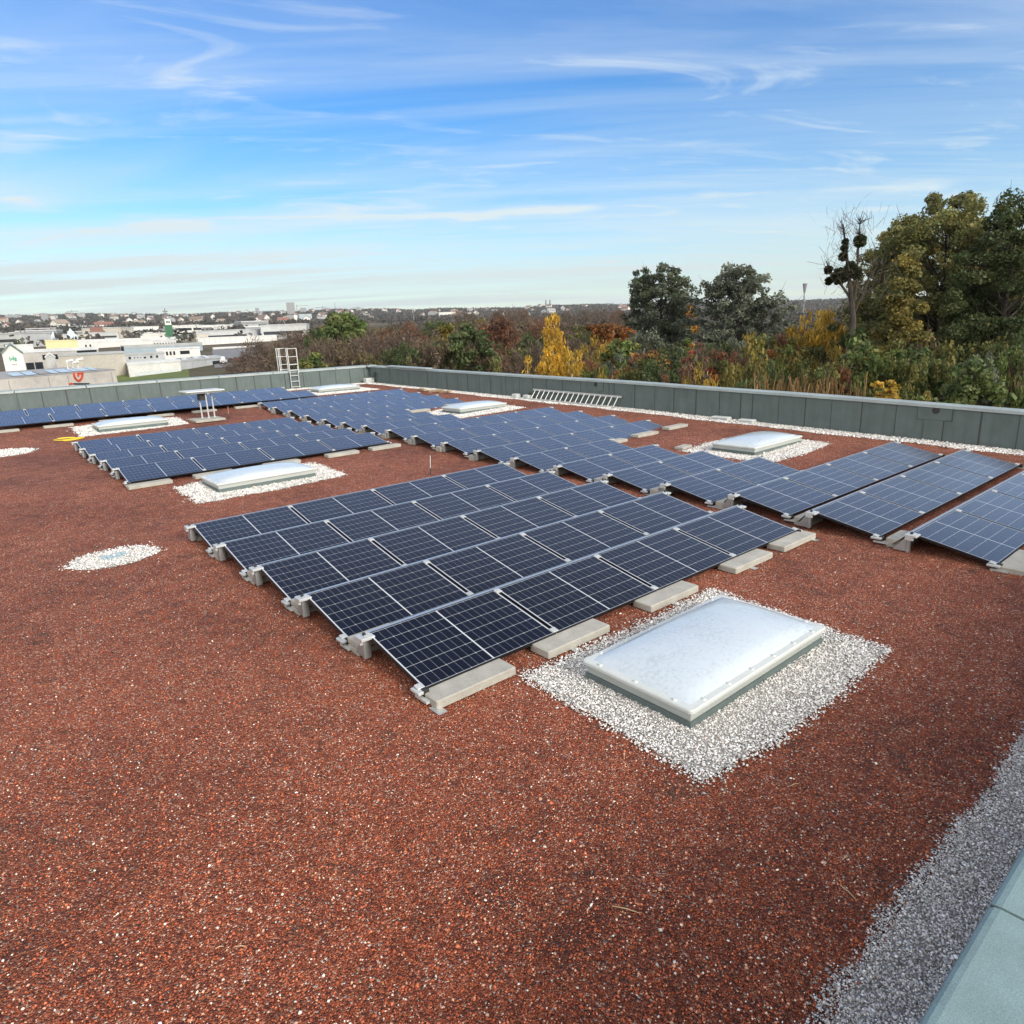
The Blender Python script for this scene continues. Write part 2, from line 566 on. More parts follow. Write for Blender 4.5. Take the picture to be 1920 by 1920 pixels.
RX0, RX1, RY0, RY1 = -13.0, 15.9, -5.26, 29.3
xs = np.arange(RX0, RX1 + .01, (RX1 - RX0) / 58)
ys = np.arange(RY0, RY1 + .01, (RY1 - RY0) / 70)
gx, gy = np.meshgrid(xs, ys)
gz = H(gx, gy)
nx, ny = len(xs), len(ys)
me = bpy.data.meshes.new('roof')
me.from_pydata(np.stack([gx, gy, gz], -1).reshape(-1, 3).tolist(), [],
               [(j * nx + i, j * nx + i + 1, (j + 1) * nx + i + 1, (j + 1) * nx + i) for j in range(ny - 1) for i in range(nx - 1)])
me.materials.append(M['red'])
me.polygons.foreach_set('use_smooth', [True] * len(me.polygons))
tag(link('roof', me), kind='structure')

OCT = np.array([(1, 0, 0), (0, 1, 0), (-1, 0, 0), (0, -1, 0), (0, 0, 1), (0, 0, -1)], float)
OCTF = np.array([(0, 1, 4), (1, 2, 4), (2, 3, 4), (3, 0, 4), (1, 0, 5), (2, 1, 5), (3, 2, 5), (0, 3, 5)])


def pebbles(name, xy, size, palette, seed, sink=0.35, flat=0.6, lift=0.0, material=None, zfun=None):
    rng = np.random.default_rng(seed)
    n = len(xy)
    s = size * np.exp(rng.normal(0, 0.28, (n, 1)))
    sc = np.concatenate([s * rng.uniform(.7, 1.3, (n, 1)), s * rng.uniform(.6, 1.1, (n, 1)), s * rng.uniform(flat * .7, flat * 1.3, (n, 1))], 1) / 2
    P_ = OCT[None] * sc[:, None, :] * (1 + rng.uniform(-.25, .25, (n, 6, 1)))
    P_[:, :, :] += rng.normal(0, .12, (n, 6, 3)) * sc[:, None, :]
    a = rng.uniform(0, 2 * np.pi, n)
    tl = rng.normal(0, .35, n)
    ct, st_ = np.cos(tl)[:, None], np.sin(tl)[:, None]
    x, y, z = P_[..., 0], P_[..., 1] * ct - P_[..., 2] * st_, P_[..., 1] * st_ + P_[..., 2] * ct
    ca, sa = np.cos(a)[:, None], np.sin(a)[:, None]
    zz = (zfun(xy[:, 0], xy[:, 1]) if zfun else H(xy[:, 0], xy[:, 1])) + lift + sc[:, 2] * (1 - 2 * sink)
    V = np.stack([x * ca - y * sa + xy[:, :1], x * sa + y * ca + xy[:, 1:], z + zz[:, None]], -1)
    loops = (np.arange(n)[:, None, None] * 6 + OCTF[None]).reshape(-1)
    cols = np.repeat(pal(rng, n, palette), 8, axis=0)
    return raw_mesh(name, V.reshape(-1, 3), 3, cols, material or M['stones'], loops)


REDP = [(.25, .058, .026, 5), (.38, .095, .043, 5), (.52, .16, .08, 3), (.11, .028, .014, 1.6), (.64, .37, .25, 1.1), (.80, .70, .60, .6), (.20, .11, .07, .3)]
WHITEP = [(.64, .63, .615, 5), (.53, .52, .50, 4), (.76, .755, .74, 6), (.38, .37, .36, 2), (.60, .50, .45, .9), (.20, .195, .19, .8)]
GREYP = [(.46, .45, .445, 5), (.33, .32, .32, 4), (.62, .61, .60, 4), (.80, .79, .78, 2.2), (.14, .138, .138, 1.6), (.42, .36, .32, .6)]

# loose red chips over the near part of the roof
rng = np.random.default_rng(3)


def in_poly(x, y, poly):
    ins = np.zeros(len(x), bool)
    j = len(poly) - 1
    for i in range(len(poly)):
        xi, yi = poly[i]
        xj, yj = poly[j]
        c_ = ((yi > y) != (yj > y)) & (x < (xj - xi) * (y - yi) / (yj - yi + 1e-12) + xi)
        ins ^= c_
        j = i
    return ins


PATCHES = [  # corners on the roof of the pale gravel round each skylight
    [(0.88, -1.30), (2.4, -1.36), (3.96, -1.32), (3.90, -2.4), (3.84, -3.44), (2.3, -3.52), (0.80, -3.40), (0.84, -2.3)],
    [(0.70, 10.2), (2.3, 10.75), (4.05, 10.5), (4.07, 8.68), (2.4, 8.50), (0.70, 8.50)],
    [(0.40, 22.5), (2.2, 22.6), (3.85, 22.3), (3.85, 20.75), (2.2, 20.5), (0.42, 20.45)],
    [(10.6, 27.6), (12.4, 27.7), (14.0, 27.6), (13.95, 24.75), (12.4, 24.6), (10.7, 24.6)],
    [(11.0, 16.2), (12.6, 16.4), (14.05, 16.2), (13.95, 13.55), (12.6, 13.60), (11.0, 13.65)],
    [(11.1, 4.4), (12.6, 4.5), (14.2, 4.3), (14.1, 2.05), (12.7, 1.95), (11.1, 2.0)],
]
def ragged(poly, amp, seed, step=0.12):
    """outline with an uneven edge"""
    r_ = random.Random(seed)
    out = []
    for (x0, y0), (x1, y1) in zip(poly, poly[1:] + poly[:1]):
        n = max(2, int(math.hypot(x1 - x0, y1 - y0) / step))
        for i in range(n):
            s = i / n
            out.append((x0 + (x1 - x0) * s + r_.gauss(0, amp), y0 + (y1 - y0) * s + r_.gauss(0, amp)))
    return out


def fill_poly(poly, dens, seed):
    r_ = np.random.default_rng(seed)
    px_, py_ = zip(*poly)
    area = (max(px_) - min(px_)) * (max(py_) - min(py_))
    n = int(area * dens)
    x = r_.uniform(min(px_), max(px_), n)
    y = r_.uniform(min(py_), max(py_), n)
    k_ = in_poly(x, y, poly)
    return np.stack([x[k_], y[k_]], 1)


STRIP = [(-12.9, -5.25)] + [(x, -4.72 + .02 * math.sin(x * 2.1) + .015 * math.sin(x * 5.3)) for x in np.arange(-12.9, 15.91, .5)] + [(15.9, -5.25)]
STRIP_R = [(15.9, -4.6)] + [(15.30 + .06 * math.sin(y * 1.7) + .03 * math.sin(y * 4.1), y) for y in np.arange(-4.6, 29.31, .5)] + [(15.9, 29.3)]
STRIP_L = [(15.3, 29.3)] + [(x, 28.45 + .06 * math.sin(x * 2.3)) for x in np.arange(15.3, 9.9, -.4)] + [(9.9, 29.3)]
OUTL = [ragged(q, .016, 10 + i, .2) for i, q in enumerate(PATCHES)]
stripr = ragged(STRIP, .02, 40)

n = 190000
d_ = 1.2 + 17 * rng.random(n) ** 1.9
az = R(39.3) + R(46) * (2 * rng.random(n) - 1)
cxy = np.stack([CAM[0] + d_ * np.sin(az), CAM[1] + d_ * np.cos(az)], 1)
keep = (cxy[:, 1] > -4.78) & (cxy[:, 0] < 15.2)
for q in OUTL:
    keep &= ~in_poly(cxy[:, 0], cxy[:, 1], q)
keep &= ~((cxy[:, 0] > 0.1) & (cxy[:, 0] < 6.5) & (cxy[:, 1] > -.9) & (cxy[:, 1] < 5.6))
cxy = cxy[keep]
o = link('red_chippings', pebbles('red_chippings', cxy, 0.0135, REDP, 5, sink=.3, material=M['chips']))
tag(o, kind='stuff')
tag(o, 'loose red brick chippings strewn over the flat roof', 'chippings')


def gravel_bed(outline, dens, size, palette, seed, label, basecol, thick=.012):
    poly = fill_poly(outline, 1, 1)
    vs = [(x, y, float(H(x, y)) + thick) for x, y in outline]
    cxm, cym = np.mean(outline, axis=0)
    # fan of inner rings so that the bed follows the roof
    mb = MB()
    rings = [[(cxm + (x - cxm) * k_, cym + (y - cym) * k_) for x, y in outline] for k_ in (.965, .66, .33)]
    V = [(x, y, float(H(x, y)) + (thick if i else .002)) for i, rg in enumerate(rings) for x, y in rg] + [(cxm, cym, float(H(cxm, cym)) + thick)]
    nn = len(outline)
    F = [(a * nn + i, a * nn + (i + 1) % nn, (a + 1) * nn + (i + 1) % nn, (a + 1) * nn + i) for a in (0, 1) for i in range(nn)]
    F += [(2 * nn + i, 2 * nn + (i + 1) % nn, 3 * nn) for i in range(nn)]
    tri = []
    for f in F:
        tri += [f] if len(f) == 3 else [(f[0], f[1], f[2]), (f[0], f[2], f[3])]
    V = np.array(V)
    bed = raw_mesh('bed', V[np.array(tri)].reshape(-1, 3), 3, np.tile(np.array(basecol), (len(tri), 1)), M['stones'])
    xy = fill_poly(outline, dens, seed)
    xy = xy + np.random.default_rng(seed + 1).normal(0, .035, xy.shape) * (1 + 2 * (np.random.default_rng(seed + 2).random((len(xy), 1)) < .08))
    st_ = pebbles('gravel', xy, size, palette, seed, sink=.25, lift=thick)
    import bmesh
    bm = bmesh.new()
    bm.from_mesh(bed)
    bm.from_mesh(st_)
    bm.to_mesh(st_)
    bm.free()
    o = link('gravel_bed', st_)
    tag(o, label, 'gravel', kind='stuff')
    return o


def strip_bed(outline, dens, size, palette, seed, label):
    xy = fill_poly(outline, dens, seed)
    xy = xy + np.abs(np.random.default_rng(seed + 1).normal(0, .03, xy.shape)) * (-1 if outline is not stripr else 1) * np.array([outline is STRIP_R, outline is not STRIP_R])
    st_ = pebbles('gravel_strip', xy, size, palette, seed, sink=.2, lift=.006)
    if outline is stripr:
        import bmesh
        bm = bmesh.new()
        V = [(x, y + (.03 if y < -5 else -.03)) for x, y in STRIP]
        xs2 = [q[0] for q in STRIP[1:-1]]
        top = [q[1] - .035 for q in STRIP[1:-1]]
        tri = []
        for x0, x1, t0, t1 in zip(xs2, xs2[1:], top, top[1:]):
            P4 = [(x0, -5.25), (x1, -5.25), (x1, t1), (x0, t0)]
            P4 = [(x, y, float(H(x, y)) + .005) for x, y in P4]
            tri += [P4[0], P4[1], P4[2], P4[0], P4[2], P4[3]]
        bed = raw_mesh('bed', np.array(tri), 3, np.tile(np.array((.20, .195, .195)), (len(tri) // 3, 1)), M['stones'])
        bm.from_mesh(bed)
        bm.from_mesh(st_)
        bm.to_mesh(st_)
        bm.free()
    o = link('gravel_strip', st_)
    tag(o, label, 'gravel', kind='stuff')
    return o


GL = ['pale gravel bed round the nearest skylight', 'pale gravel bed round the skylight behind the front solar array',
      'pale gravel bed round the skylight beside the post stand', 'pale gravel bed round the skylight by the fixed ladder',
      'pale gravel bed round the skylight in front of the lying ladder', 'pale gravel bed round the skylight near the right parapet']
for i, q in enumerate(OUTL):
    near = i == 0
    gravel_bed(q, 5200 if near else (2600 if i in (1, 5) else 1500), .019 if near else (.027 if i in (1, 5) else .036), WHITEP, 60 + i, GL[i], (.34, .33, .31))
strip_bed(stripr, 17000, .0125, GREYP, 71, 'grey gravel strip along the near parapet')
strip_bed(STRIP_R, 1500, .036, WHITEP, 72, 'pale gravel strip along the right parapet')
strip_bed(STRIP_L, 1100, .042, WHITEP, 73, 'pale gravel strip at the foot of the far parapet')


def blob(cx, cy, rx, ry, seed):
    r_ = random.Random(seed)
    return [(cx + rx * math.cos(a) * (1 + r_.gauss(0, .05)), cy + ry * math.sin(a) * (1 + r_.gauss(0, .05))) for a in np.arange(0, 2 * math.pi, .16)]


gravel_bed(blob(-1.25, 5.92, .62, .52, 1), 2600, .026, WHITEP, 81, 'round pale gravel patch over the near roof drain', (.34, .33, .31))
gravel_bed(blob(-1.75, 19.0, .75, .62, 2), 1600, .036, WHITEP, 82, 'round pale gravel patch over the drain at the left edge', (.34, .33, .31))
mb = MB()
for i in range(5):
    for j in range(4):
        if (i * 7 + j * 3) % 4:
            mb.box(-1.42 + i * .07, -1.36 + i * .07, 5.80 + j * .07, 5.86 + j * .07, -.275, -.262)
o = mb.build('drain_grate', M['blue_grate'])
tag(o, 'pale blue drain grate half buried in the round gravel patch', 'drain')

# ------------------------------------------------------------------ parapets
ZT = [(-9, .45), (-1.36, .57), (1.28, .66), (3.7, .73), (6.5, .79), (9.94, .89), (15.35, .98), (21.6, 1.09), (26.1, 1.17), (27.9, 1.22), (29.3, 1.235), (40, 1.235)]
ztx, zty = zip(*ZT)


def zt(y):
    return float(np.interp(y, ztx, zty))


GZ = -10.5
par_r = empty('parapet_wall', (16.05, 12, float(H(15.9, 12))))
tag(par_r, 'right parapet wall clad in grey-green roofing felt below the autumn trees', 'parapet', 'parapet walls of the flat roof')


def child(mb, name, mats, parent):
    """build in world coordinates, then hang under parent"""
    o = mb.build(name, mats, parent)
    o.matrix_parent_inverse = Matrix.LocRotScale(parent.location, parent.rotation_euler, parent.scale).inverted()
    return o


body = MB()
yy = list(np.arange(-6, 29.3, 1.5)) + [29.32]
for y0, y1 in zip(yy, yy[1:]):
    body.hexa([(15.92, y0, GZ), (16.22, y0, GZ), (16.22, y1, GZ), (15.92, y1, GZ)], [(15.92, y0, zt(y0)), (16.22, y0, zt(y0)), (16.22, y1, zt(y1)), (15.92, y1, zt(y1))])
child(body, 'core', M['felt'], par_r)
SEAM_R = [-4.9, -4.0, -3.1, -2.25, -1.36, -.61, 1.28, 2.14, 2.95, 3.7, 4.5, 5.35, 5.75, 6.5, 7.37, 8.25, 9.05, 9.94, 10.9, 11.15, 12.6, 13.6, 14.5, 15.35, 16.2, 17.1, 17.4, 18.2, 19.0, 19.9, 20.7, 21.58, 22.4, 23.3, 24.2, 25.1, 26.1, 27.0, 27.89, 28.6, 29.3]
sheet, seam = MB(), MB()
rs = random.Random(4)
for i, (y0, y1) in enumerate(zip(SEAM_R, SEAM_R[1:])):
    th = .004 + .005 * (i % 2) + rs.uniform(0, .002)
    zb = float(H(15.9, (y0 + y1) / 2)) - .03
    a, c_ = y0 + .006, y1 - .006
    sheet.hexa([(15.92 - th, a, zb), (15.919, a, zb), (15.919, c_, zb), (15.92 - th, c_, zb)], [(15.92 - th, a, zt(a) - .004), (15.919, a, zt(a) - .004), (15.919, c_, zt(c_) - .004), (15.92 - th, c_, zt(c_) - .004)])
    w_ = rs.choice((.010, .014, .020))
    seam.hexa([(15.909, y0 - w_, zb), (15.918, y0 - w_, zb), (15.918, y0 + w_, zb), (15.909, y0 + w_, zb)], [(15.909, y0 - w_, zt(y0) - .02), (15.918, y0 - w_, zt(y0) - .02), (15.918, y0 + w_, zt(y0) - .02), (15.909, y0 + w_, zt(y0) - .02)])
child(sheet, 'felt_sheet', M['felt'], par_r)
child(seam, 'seam', M['bitumen'], par_r)
cp = MB()
for y0, y1 in zip(yy, yy[1:]):
    a = y0 + .003
    y1b = min(y1, 29.0)
    cp.hexa([(15.875, a, zt(a) - .035), (16.26, a, zt(a) - .035), (16.26, y1b, zt(y1b) - .035), (15.875, y1b, zt(y1b) - .035)],
            [(15.885, a, zt(a) + .035), (16.26, a, zt(a) + .05), (16.26, y1b, zt(y1b) + .05), (15.885, y1b, zt(y1b) + .035)])
child(cp, 'coping', M['coping'], par_r)
# overflow outlets with felt patches
for (py, pz) in ((.367, .50), (11.8, .76)):
    pt = MB()
    pt.box(15.896, 15.905, py - .36, py + .40, pz - .21, pz + .13)
    pt.box(15.898, 15.906, py - .19, py + .24, float(H(15.9, py)) - .02, pz - .22)
    o = child(pt, 'outlet_patch', M['felt'], par_r)
    ed = MB()
    ed.box(15.899, 15.907, py - .385, py - .36, pz - .22, pz + .12)
    ed.box(15.899, 15.907, py + .40, py + .415, pz - .22, pz + .12)
    ed.box(15.899, 15.907, py - .36, py + .40, pz - .225, pz - .21)
    for q in (-.20, .24):
        ed.box(15.899, 15.907, py + q - .012, py + q + .012, float(H(15.9, py)), pz - .226)
    child(ed, 'outlet_seam', M['bitumen'], par_r)
    ho = MB()
    ho.tube([(15.90, py, pz + .03), (15.885, py, pz + .03)], .085, 16)
    child(ho, 'overflow_outlet', M['rubber'], par_r)

par_l = empty('parapet_wall', (4, 29.4, .35))
tag(par_l, 'far parapet wall of grey felt panels behind the long solar row', 'parapet', 'parapet walls of the flat roof')
WZ = 1.235
child(MB().box(-13.3, 16.22, 29.325, 29.6, GZ, WZ), 'core', M['felt'], par_l)
SX = [x for x in np.arange(-12.6, -.6, .88)] + [-.49, .37, 1.26, 2.15, 3.2, 4.12, 5.0, 5.9, 6.8, 7.65, 8.5, 9.4, 10.25, 11.0, 11.26, 12.0, 12.94, 13.85, 14.71, 15.6, 15.87]
sheet, seam = MB(), MB()
for i, (x0, x1) in enumerate(zip(SX, SX[1:])):
    th = .004 + .005 * (i % 2)
    zb = .25
    sheet.box(x0 + .006, x1 - .006, 29.32 - th, 29.319, zb, WZ - .004)
    w_ = rs.choice((.012, .018, .024))
    seam.box(x0 - w_, x0 + w_, 29.305, 29.318, zb, WZ - .02)
child(sheet, 'felt_sheet', M['felt'], par_l)
child(seam, 'seam', M['bitumen'], par_l)
CX = [-13.3, -10.9, -8.4, -5.9, -3.4, -.55, 2.05, 4.9, 7.7, 10.4, 13.9, 15.75]
for x0, x1 in zip(CX, CX[1:]):
    cp = MB()
    cp.hexa([(x0 + .02, 29.275, WZ - .04), (x1 - .02, 29.275, WZ - .04), (x1 - .02, 29.66, WZ - .04), (x0 + .02, 29.66, WZ - .04)],
            [(x0 + .02, 29.285, WZ + .05), (x1 - .02, 29.285, WZ + .05), (x1 - .02, 29.66, WZ + .085), (x0 + .02, 29.66, WZ + .085)])
    child(cp, 'coping', M['coping'], par_l)
cp = MB().box(15.75, 16.26, 29.02, 29.66, WZ - .03, WZ + .07)
child(cp, 'corner_coping', M['coping'], par_l)
o = MB().hexa([(15.78, 23.2, zt(23.2) + .055), (16.2, 23.2, zt(23.2) + .055), (16.2, 27.2, zt(27.2) + .055), (15.78, 27.2, zt(27.2) + .055)],
              [(15.79, 23.2, zt(23.2) + .10), (16.2, 23.2, zt(23.2) + .11), (16.2, 27.2, zt(27.2) + .11), (15.79, 27.2, zt(27.2) + .10)]).build('coping_sheet', M['coping'])
tag(o, 'loose pale coping sheet lying on the right parapet near the corner', 'coping sheet')

par_n = empty('parapet_wall', (0, -5.4, -.3))
tag(par_n, 'near parapet top of teal roofing felt in the bottom right corner', 'parapet', 'parapet walls of the flat roof')
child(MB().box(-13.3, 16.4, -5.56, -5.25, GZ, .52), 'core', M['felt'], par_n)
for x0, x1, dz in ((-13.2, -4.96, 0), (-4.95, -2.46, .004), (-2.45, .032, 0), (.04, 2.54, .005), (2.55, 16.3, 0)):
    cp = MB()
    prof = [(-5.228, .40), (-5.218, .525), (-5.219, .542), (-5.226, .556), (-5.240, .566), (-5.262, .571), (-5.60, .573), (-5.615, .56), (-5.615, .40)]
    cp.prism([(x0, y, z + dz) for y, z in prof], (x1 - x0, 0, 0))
    child(cp, 'coping', M['felt_skylit'], par_n)
child(MB().box(.0315, .0405, -5.60, -5.227, .45, .566), 'seam', M['bitumen'], par_n)

par_w = empty('parapet_wall', (-13.2, 12, -.3))
tag(par_w, 'left parapet wall of the flat roof', 'parapet', 'parapet walls of the flat roof')
child(MB().box(-13.35, -13.02, -5.6, 29.32, GZ, .62), 'core', M['felt'], par_w)

# ------------------------------------------------------------------ solar arrays
GAP = .047
PITCH = PL + GAP
TILT = R(11)
ROWP = 1.4555
CT, ST = math.cos(TILT), math.sin(TILT)

fr = MB()
fw = .011
FO = .011                                            # the frame stands this far outside the white cell border
fr.box(-FO, PL + FO, 0, fw, -.035, 0)
fr.box(-FO, PL + FO, PW - fw, PW, -.035, 0)
fr.box(-FO, .001, fw, PW - fw, -.035, -.0004)
fr.box(PL - .001, PL + FO, fw, PW - fw, -.035, -.0004)
fr.box(.001, PL - .001, fw, PW - fw, -.012, -.008)
ME_FRAME = fr.mesh('frame', M['black'])
ME_GLASS = MB().add([(.001, fw, -.0025), (PL - .001, fw, -.0025), (PL - .001, PW - fw, -.0025), (.001, PW - fw, -.0025)], [(0, 1, 2, 3)]).mesh('glass', M['cells'])
cb = MB()
cb.rbox(PL - .014, PL + GAP + .014, .012, .085, -.002, .011, .003)
cb.tube([(PL + GAP / 2, .05, .010), (PL + GAP / 2, .05, .017)], .010, 6)
ME_CLAMP_LO = cb.mesh('clamp', M['white_alu'])
cb = MB()
cb.rbox(PL - .014, PL + GAP + .014, PW - .085, PW - .012, -.002, .011, .003)
cb.tube([(PL + GAP / 2, PW - .05, .010), (PL + GAP / 2, PW - .05, .017)], .010, 6)
ME_CLAMP_HI = cb.mesh('clamp', M['white_alu'])

# row-end mounting bracket, local frame: origin on the roof under the row's top edge, x to the row, y up-roof
def bracket_meshes(side):
    s = side                                            # -1 = sticks out to the left of the row
    up_ = MB()
    up_.box(min(.02, s * .06), max(.02, s * .06), .0, .03, .03, .27)
    up_.prism([(s * .05 - .004, .035, .04), (s * .05 - .004, .20, .04), (s * .05 - .004, .035, .26)], (.008, 0, 0))
    tp = MB()
    tp.rbox(min(.03, s * .12), max(.03, s * .12), -.10, .05, .268, .296, .004)
    tp.box(min(s * .09, s * .12), max(s * .09, s * .12), -.06, .04, .22, .268)
    ft = MB()
    ft.rbox(min(.03, s * .09), max(.03, s * .09), -PW * CT - .04, -PW * CT + .10, .075, .10, .004)
    ft.box(min(.02, s * .07), max(.02, s * .07), -PW * CT - .13, -PW * CT + .06, .022, .045)
    cl_ = MB()
    cl_.rbox(min(.02, s * .035), max(.02, s * .035), -PW * CT - .05, -PW * CT + .01, .045, .112, .004)
    c2_ = MB().rbox(s * .05 - .014, s * .05 + .014, -.035, .0, .294, .325, .004)
    return [('upright', up_.mesh('upright', M['galv'])), ('top_plate', tp.mesh('top_plate', M['white_alu'])),
            ('foot', ft.mesh('foot', M['white_alu'])), ('clip', cl_.mesh('clip', M['rubber'])), ('clip', c2_.mesh('clip', M['rubber']))]


BRK = {-1: bracket_meshes(-1), 1: bracket_meshes(1)}
ME_PAVER = [MB().rbox(-.45, .45, -.14, .14, 0, .078, .010).mesh('ballast_paver', M['concrete'])]
ME_PAVER_S = MB().rbox(-.25, .25, -.12, .12, 0, .062, .008).mesh('ballast_paver', M['concrete'])

ORD = ['first', 'second', 'third', 'fourth', 'fifth', 'sixth', 'seventh', 'eighth', 'ninth', 'tenth', 'eleventh', 'twelfth', 'thirteenth', 'fourteenth',
       'fifteenth', 'sixteenth', 'seventeenth', 'eighteenth']
POS = {4: ['leftmost', 'second', 'third', 'rightmost'], 2: ['left', 'right']}


def panel(x, y, z, label, group, first):
    e = empty('solar_panel', (x, y - PW * CT, z - PW * ST), (TILT, 0, 0))
    tag(e, label, 'solar panel', group)
    link('frame', ME_FRAME, e)
    link('glass', ME_GLASS, e)
    link('clamp', ME_CLAMP_LO, e)
    link('clamp', ME_CLAMP_HI, e)
    if first:
        for q in (ME_CLAMP_LO, ME_CLAMP_HI):
            c_ = link('clamp', q, e)
            c_.location.x = -PITCH
    return e


def row_of(x0, y, z, n, rowlabel, arr, group, ends=(True, True), hidden_pavers=False):
    names = POS.get(n) or [ORD[i] + ' from left' for i in range(n)]
    for k_ in range(n):
        panel(x0 + k_ * PITCH, y, z, '%s solar panel in the %s of %s' % (names[k_], rowlabel, arr), group, k_ == 0)
    # rear wind deflector
    d = MB()
    xa, xb = x0 - .02, x0 + n * PITCH - GAP + .02
    d.box(xa, xb, y + .004, y + .050, z - .030, z - .004)
    zg = float(H((xa + xb) / 2, y + .25)) + .06
    d.hexa([(xa, y + .24, zg), (xb, y + .24, zg), (xb, y + .248, zg), (xa, y + .248, zg)], [(xa, y + .042, z - .03), (xb, y + .042, z - .03), (xb, y + .05, z - .03), (xa, y + .05, z - .03)])
    o = d.build('wind_deflector', M['alu'])
    tag(o, 'long aluminium wind deflector behind the %s of %s' % (rowlabel, arr), 'deflector', 'wind deflectors behind the panel rows')
    for side, on, xx, nm in ((-1, ends[0], x0, 'left'), (1, ends[1], x0 + n * PITCH - GAP, 'right')):
        if not on:
            continue
        e = empty('mounting_bracket', (xx, y, z - .296 - .002))
        tag(e, 'metal mounting bracket at the %s end of the %s of %s' % (nm, rowlabel, arr), 'bracket', 'mounting brackets at the row ends')
        for nm2, q in BRK[side]:
            link(nm2, q, e)


def paver(x, y, z, label, me=None, rz=0.0):
    o = link('ballast_paver', me or ME_PAVER[0])
    o.location = (x, y, z)
    o.rotation_euler.z = rz
    tag(o, label, 'paver', 'concrete ballast pavers')
    return o


GRP = 'solar panels on the flat roof'
# front array: five rows of four
A_NAME = 'the front array'
AROW = ['front row', 'second row', 'middle row', 'fourth row', 'back row']
for j in range(5):
    y = j * (ROWP + .001)
    row_of(0 - .02 * j, y, 0.0, 4, AROW[j], A_NAME, GRP)
    if j:
        g_ = y - PW * CT
        for dz in (0, .08):
            paver(.22 - .02 * j, y - PW * CT - .17, -.295 + dz, ('upper' if dz else 'lower') + ' paver under the left end of %s of %s' % (AROW[j], A_NAME), ME_PAVER_S)
paver(.22, 4 * ROWP + .14, -.295, 'concrete paver at the back left corner of ' + A_NAME, ME_PAVER_S)
PAV = [(.42, -1.12, 'leftmost'), (1.74, -1.12, 'second from the left'), (3.33, -1.12, 'middle'), (5.04, -1.12, 'second from the right'), (6.25, -1.12, 'rightmost')]
for x, y, nm in PAV:
    paver(x, y, -.292, 'long concrete paver, %s of the five before the front array' % nm)
for k_ in range(5):
    r_ = MB()
    xr = k_ * PITCH - GAP / 2
    r_.box(xr - .045, xr + .045, -1.34, -1.18, -.2955, -.2925)
    tag(r_.build('rail_end', M['alu']), '%s flat metal rail end from the left before %s' % (ORD[k_], A_NAME), 'rail', 'rail ends before the front array')

# long array on the right: eighteen rows
ZB = [-.03, 0, .01, -.02, -.04, -.04, -.03, -.01, .05, .10, .15, .17, .16, .16, .20, .28, .33, .43]
BX = [6.97, 7.09] + [7.25] * 16
BX = [6.97, 7.08, 7.25, 7.27, 7.28, 7.27, 7.25, 7.25, 7.25, 7.22, 7.22, 7.19, 7.18, 7.17, 7.17, 7.15, 7.13, 7.10]
B_NAME = 'the long right array'
for j in range(18):
    y = -2.44 + 1.455 * j
    n = 2 if j in (3, 4, 5, 6, 11, 12, 13) else 4
    rl = 'front row' if j == 0 else ('back row' if j == 17 else ORD[j] + ' row')
    row_of(BX[j], y, ZB[j], n, rl, B_NAME, GRP)
    hx_ = float(H(7.3, y - 1.2))
    if j:
        for dz in (0, .064):
            paver(BX[j] + .19, y - PW * CT - .22, hx_ + .004 + dz, ('upper' if dz else 'lower') + ' paver under the left end of %s of %s' % (rl, B_NAME), ME_PAVER_S)
paver(7.37, -3.60, -.315, 'long concrete paver before the front row at the right edge')
paver(9.05, -3.60, -.315, 'concrete paver before the front row farther right')
for j, xs_ in ((7, (11.0, 12.35, 13.75)), (0, ())):
    for i, x in enumerate(xs_):
        y = -2.44 + 1.455 * j
        paver(x, y - PW * CT - .16, float(H(x, y - 1.2)) + .004, '%s paver before the long array row facing the right skylight' % ['left', 'middle', 'right'][i])
for i, x in enumerate((11.2, 12.9)):
    y = -2.44 + 1.455 * 14
    paver(x, y - PW * CT - .16, float(H(x, y - 1.2)) + .004, '%s concrete paver just behind the skylight that faces the lying ladder' % ['left', 'right'][i])

# array on the left behind the second skylight
C_NAME = 'the left array'
CX_ = [-.03, -.04, -.06, -.08, -.06]
for j in range(5):
    y = 12.05 + 1.455 * j + (.02 if j == 4 else 0)
    z = float(np.interp(y, [12.1, 13.6, 15, 16.5, 17.9], [.15, .165, .16, .165, .20]))
    row_of(CX_[j], y, z, 4, AROW[j], C_NAME, GRP)
    if j:
        paver(.18, y - PW * CT - .2, float(H(.2, y - 1.2)) + .004, 'concrete paver under the left end of the %s of %s' % (AROW[j], C_NAME), ME_PAVER_S)
paver(.18, 12.05 + 1.455 * 4 + .16, float(H(0, 18.0)) + .004, 'concrete paver at the back left corner of ' + C_NAME, ME_PAVER_S)
for x, nm in ((.36, 'leftmost'), (1.75, 'second'), (3.4, 'third'), (5.05, 'fourth'), (6.35, 'rightmost')):
    paver(x, 12.05 - PW * CT - .16, float(H(x, 10.9)) + .004, '%s concrete paver before the front row of %s' % (nm, C_NAME))

# two rows along the far parapet
D0, D1 = 24.13, 25.58
nD = 7
row_of(9.93 - nD * PITCH + GAP, D0, .615, nD, 'nearer row', 'the far parapet pair', GRP, ends=(False, True))
row_of(9.33 - nD * PITCH + GAP, D1 + .05, .755, nD, 'farther row', 'the far parapet pair', GRP, ends=(False, True))
for i, x in enumerate((-1.45, .15, 1.85, 3.5, 5.1, 6.75, 8.4)):
    paver(x - .05, D0 - PW * CT - .16, float(H(x, D0 - 1.2)) + .004, '%s concrete paver from the left before the rows along the far parapet' % ORD[i])

# ------------------------------------------------------------------ skylights
SKL, SKW = 2.24, 1.22


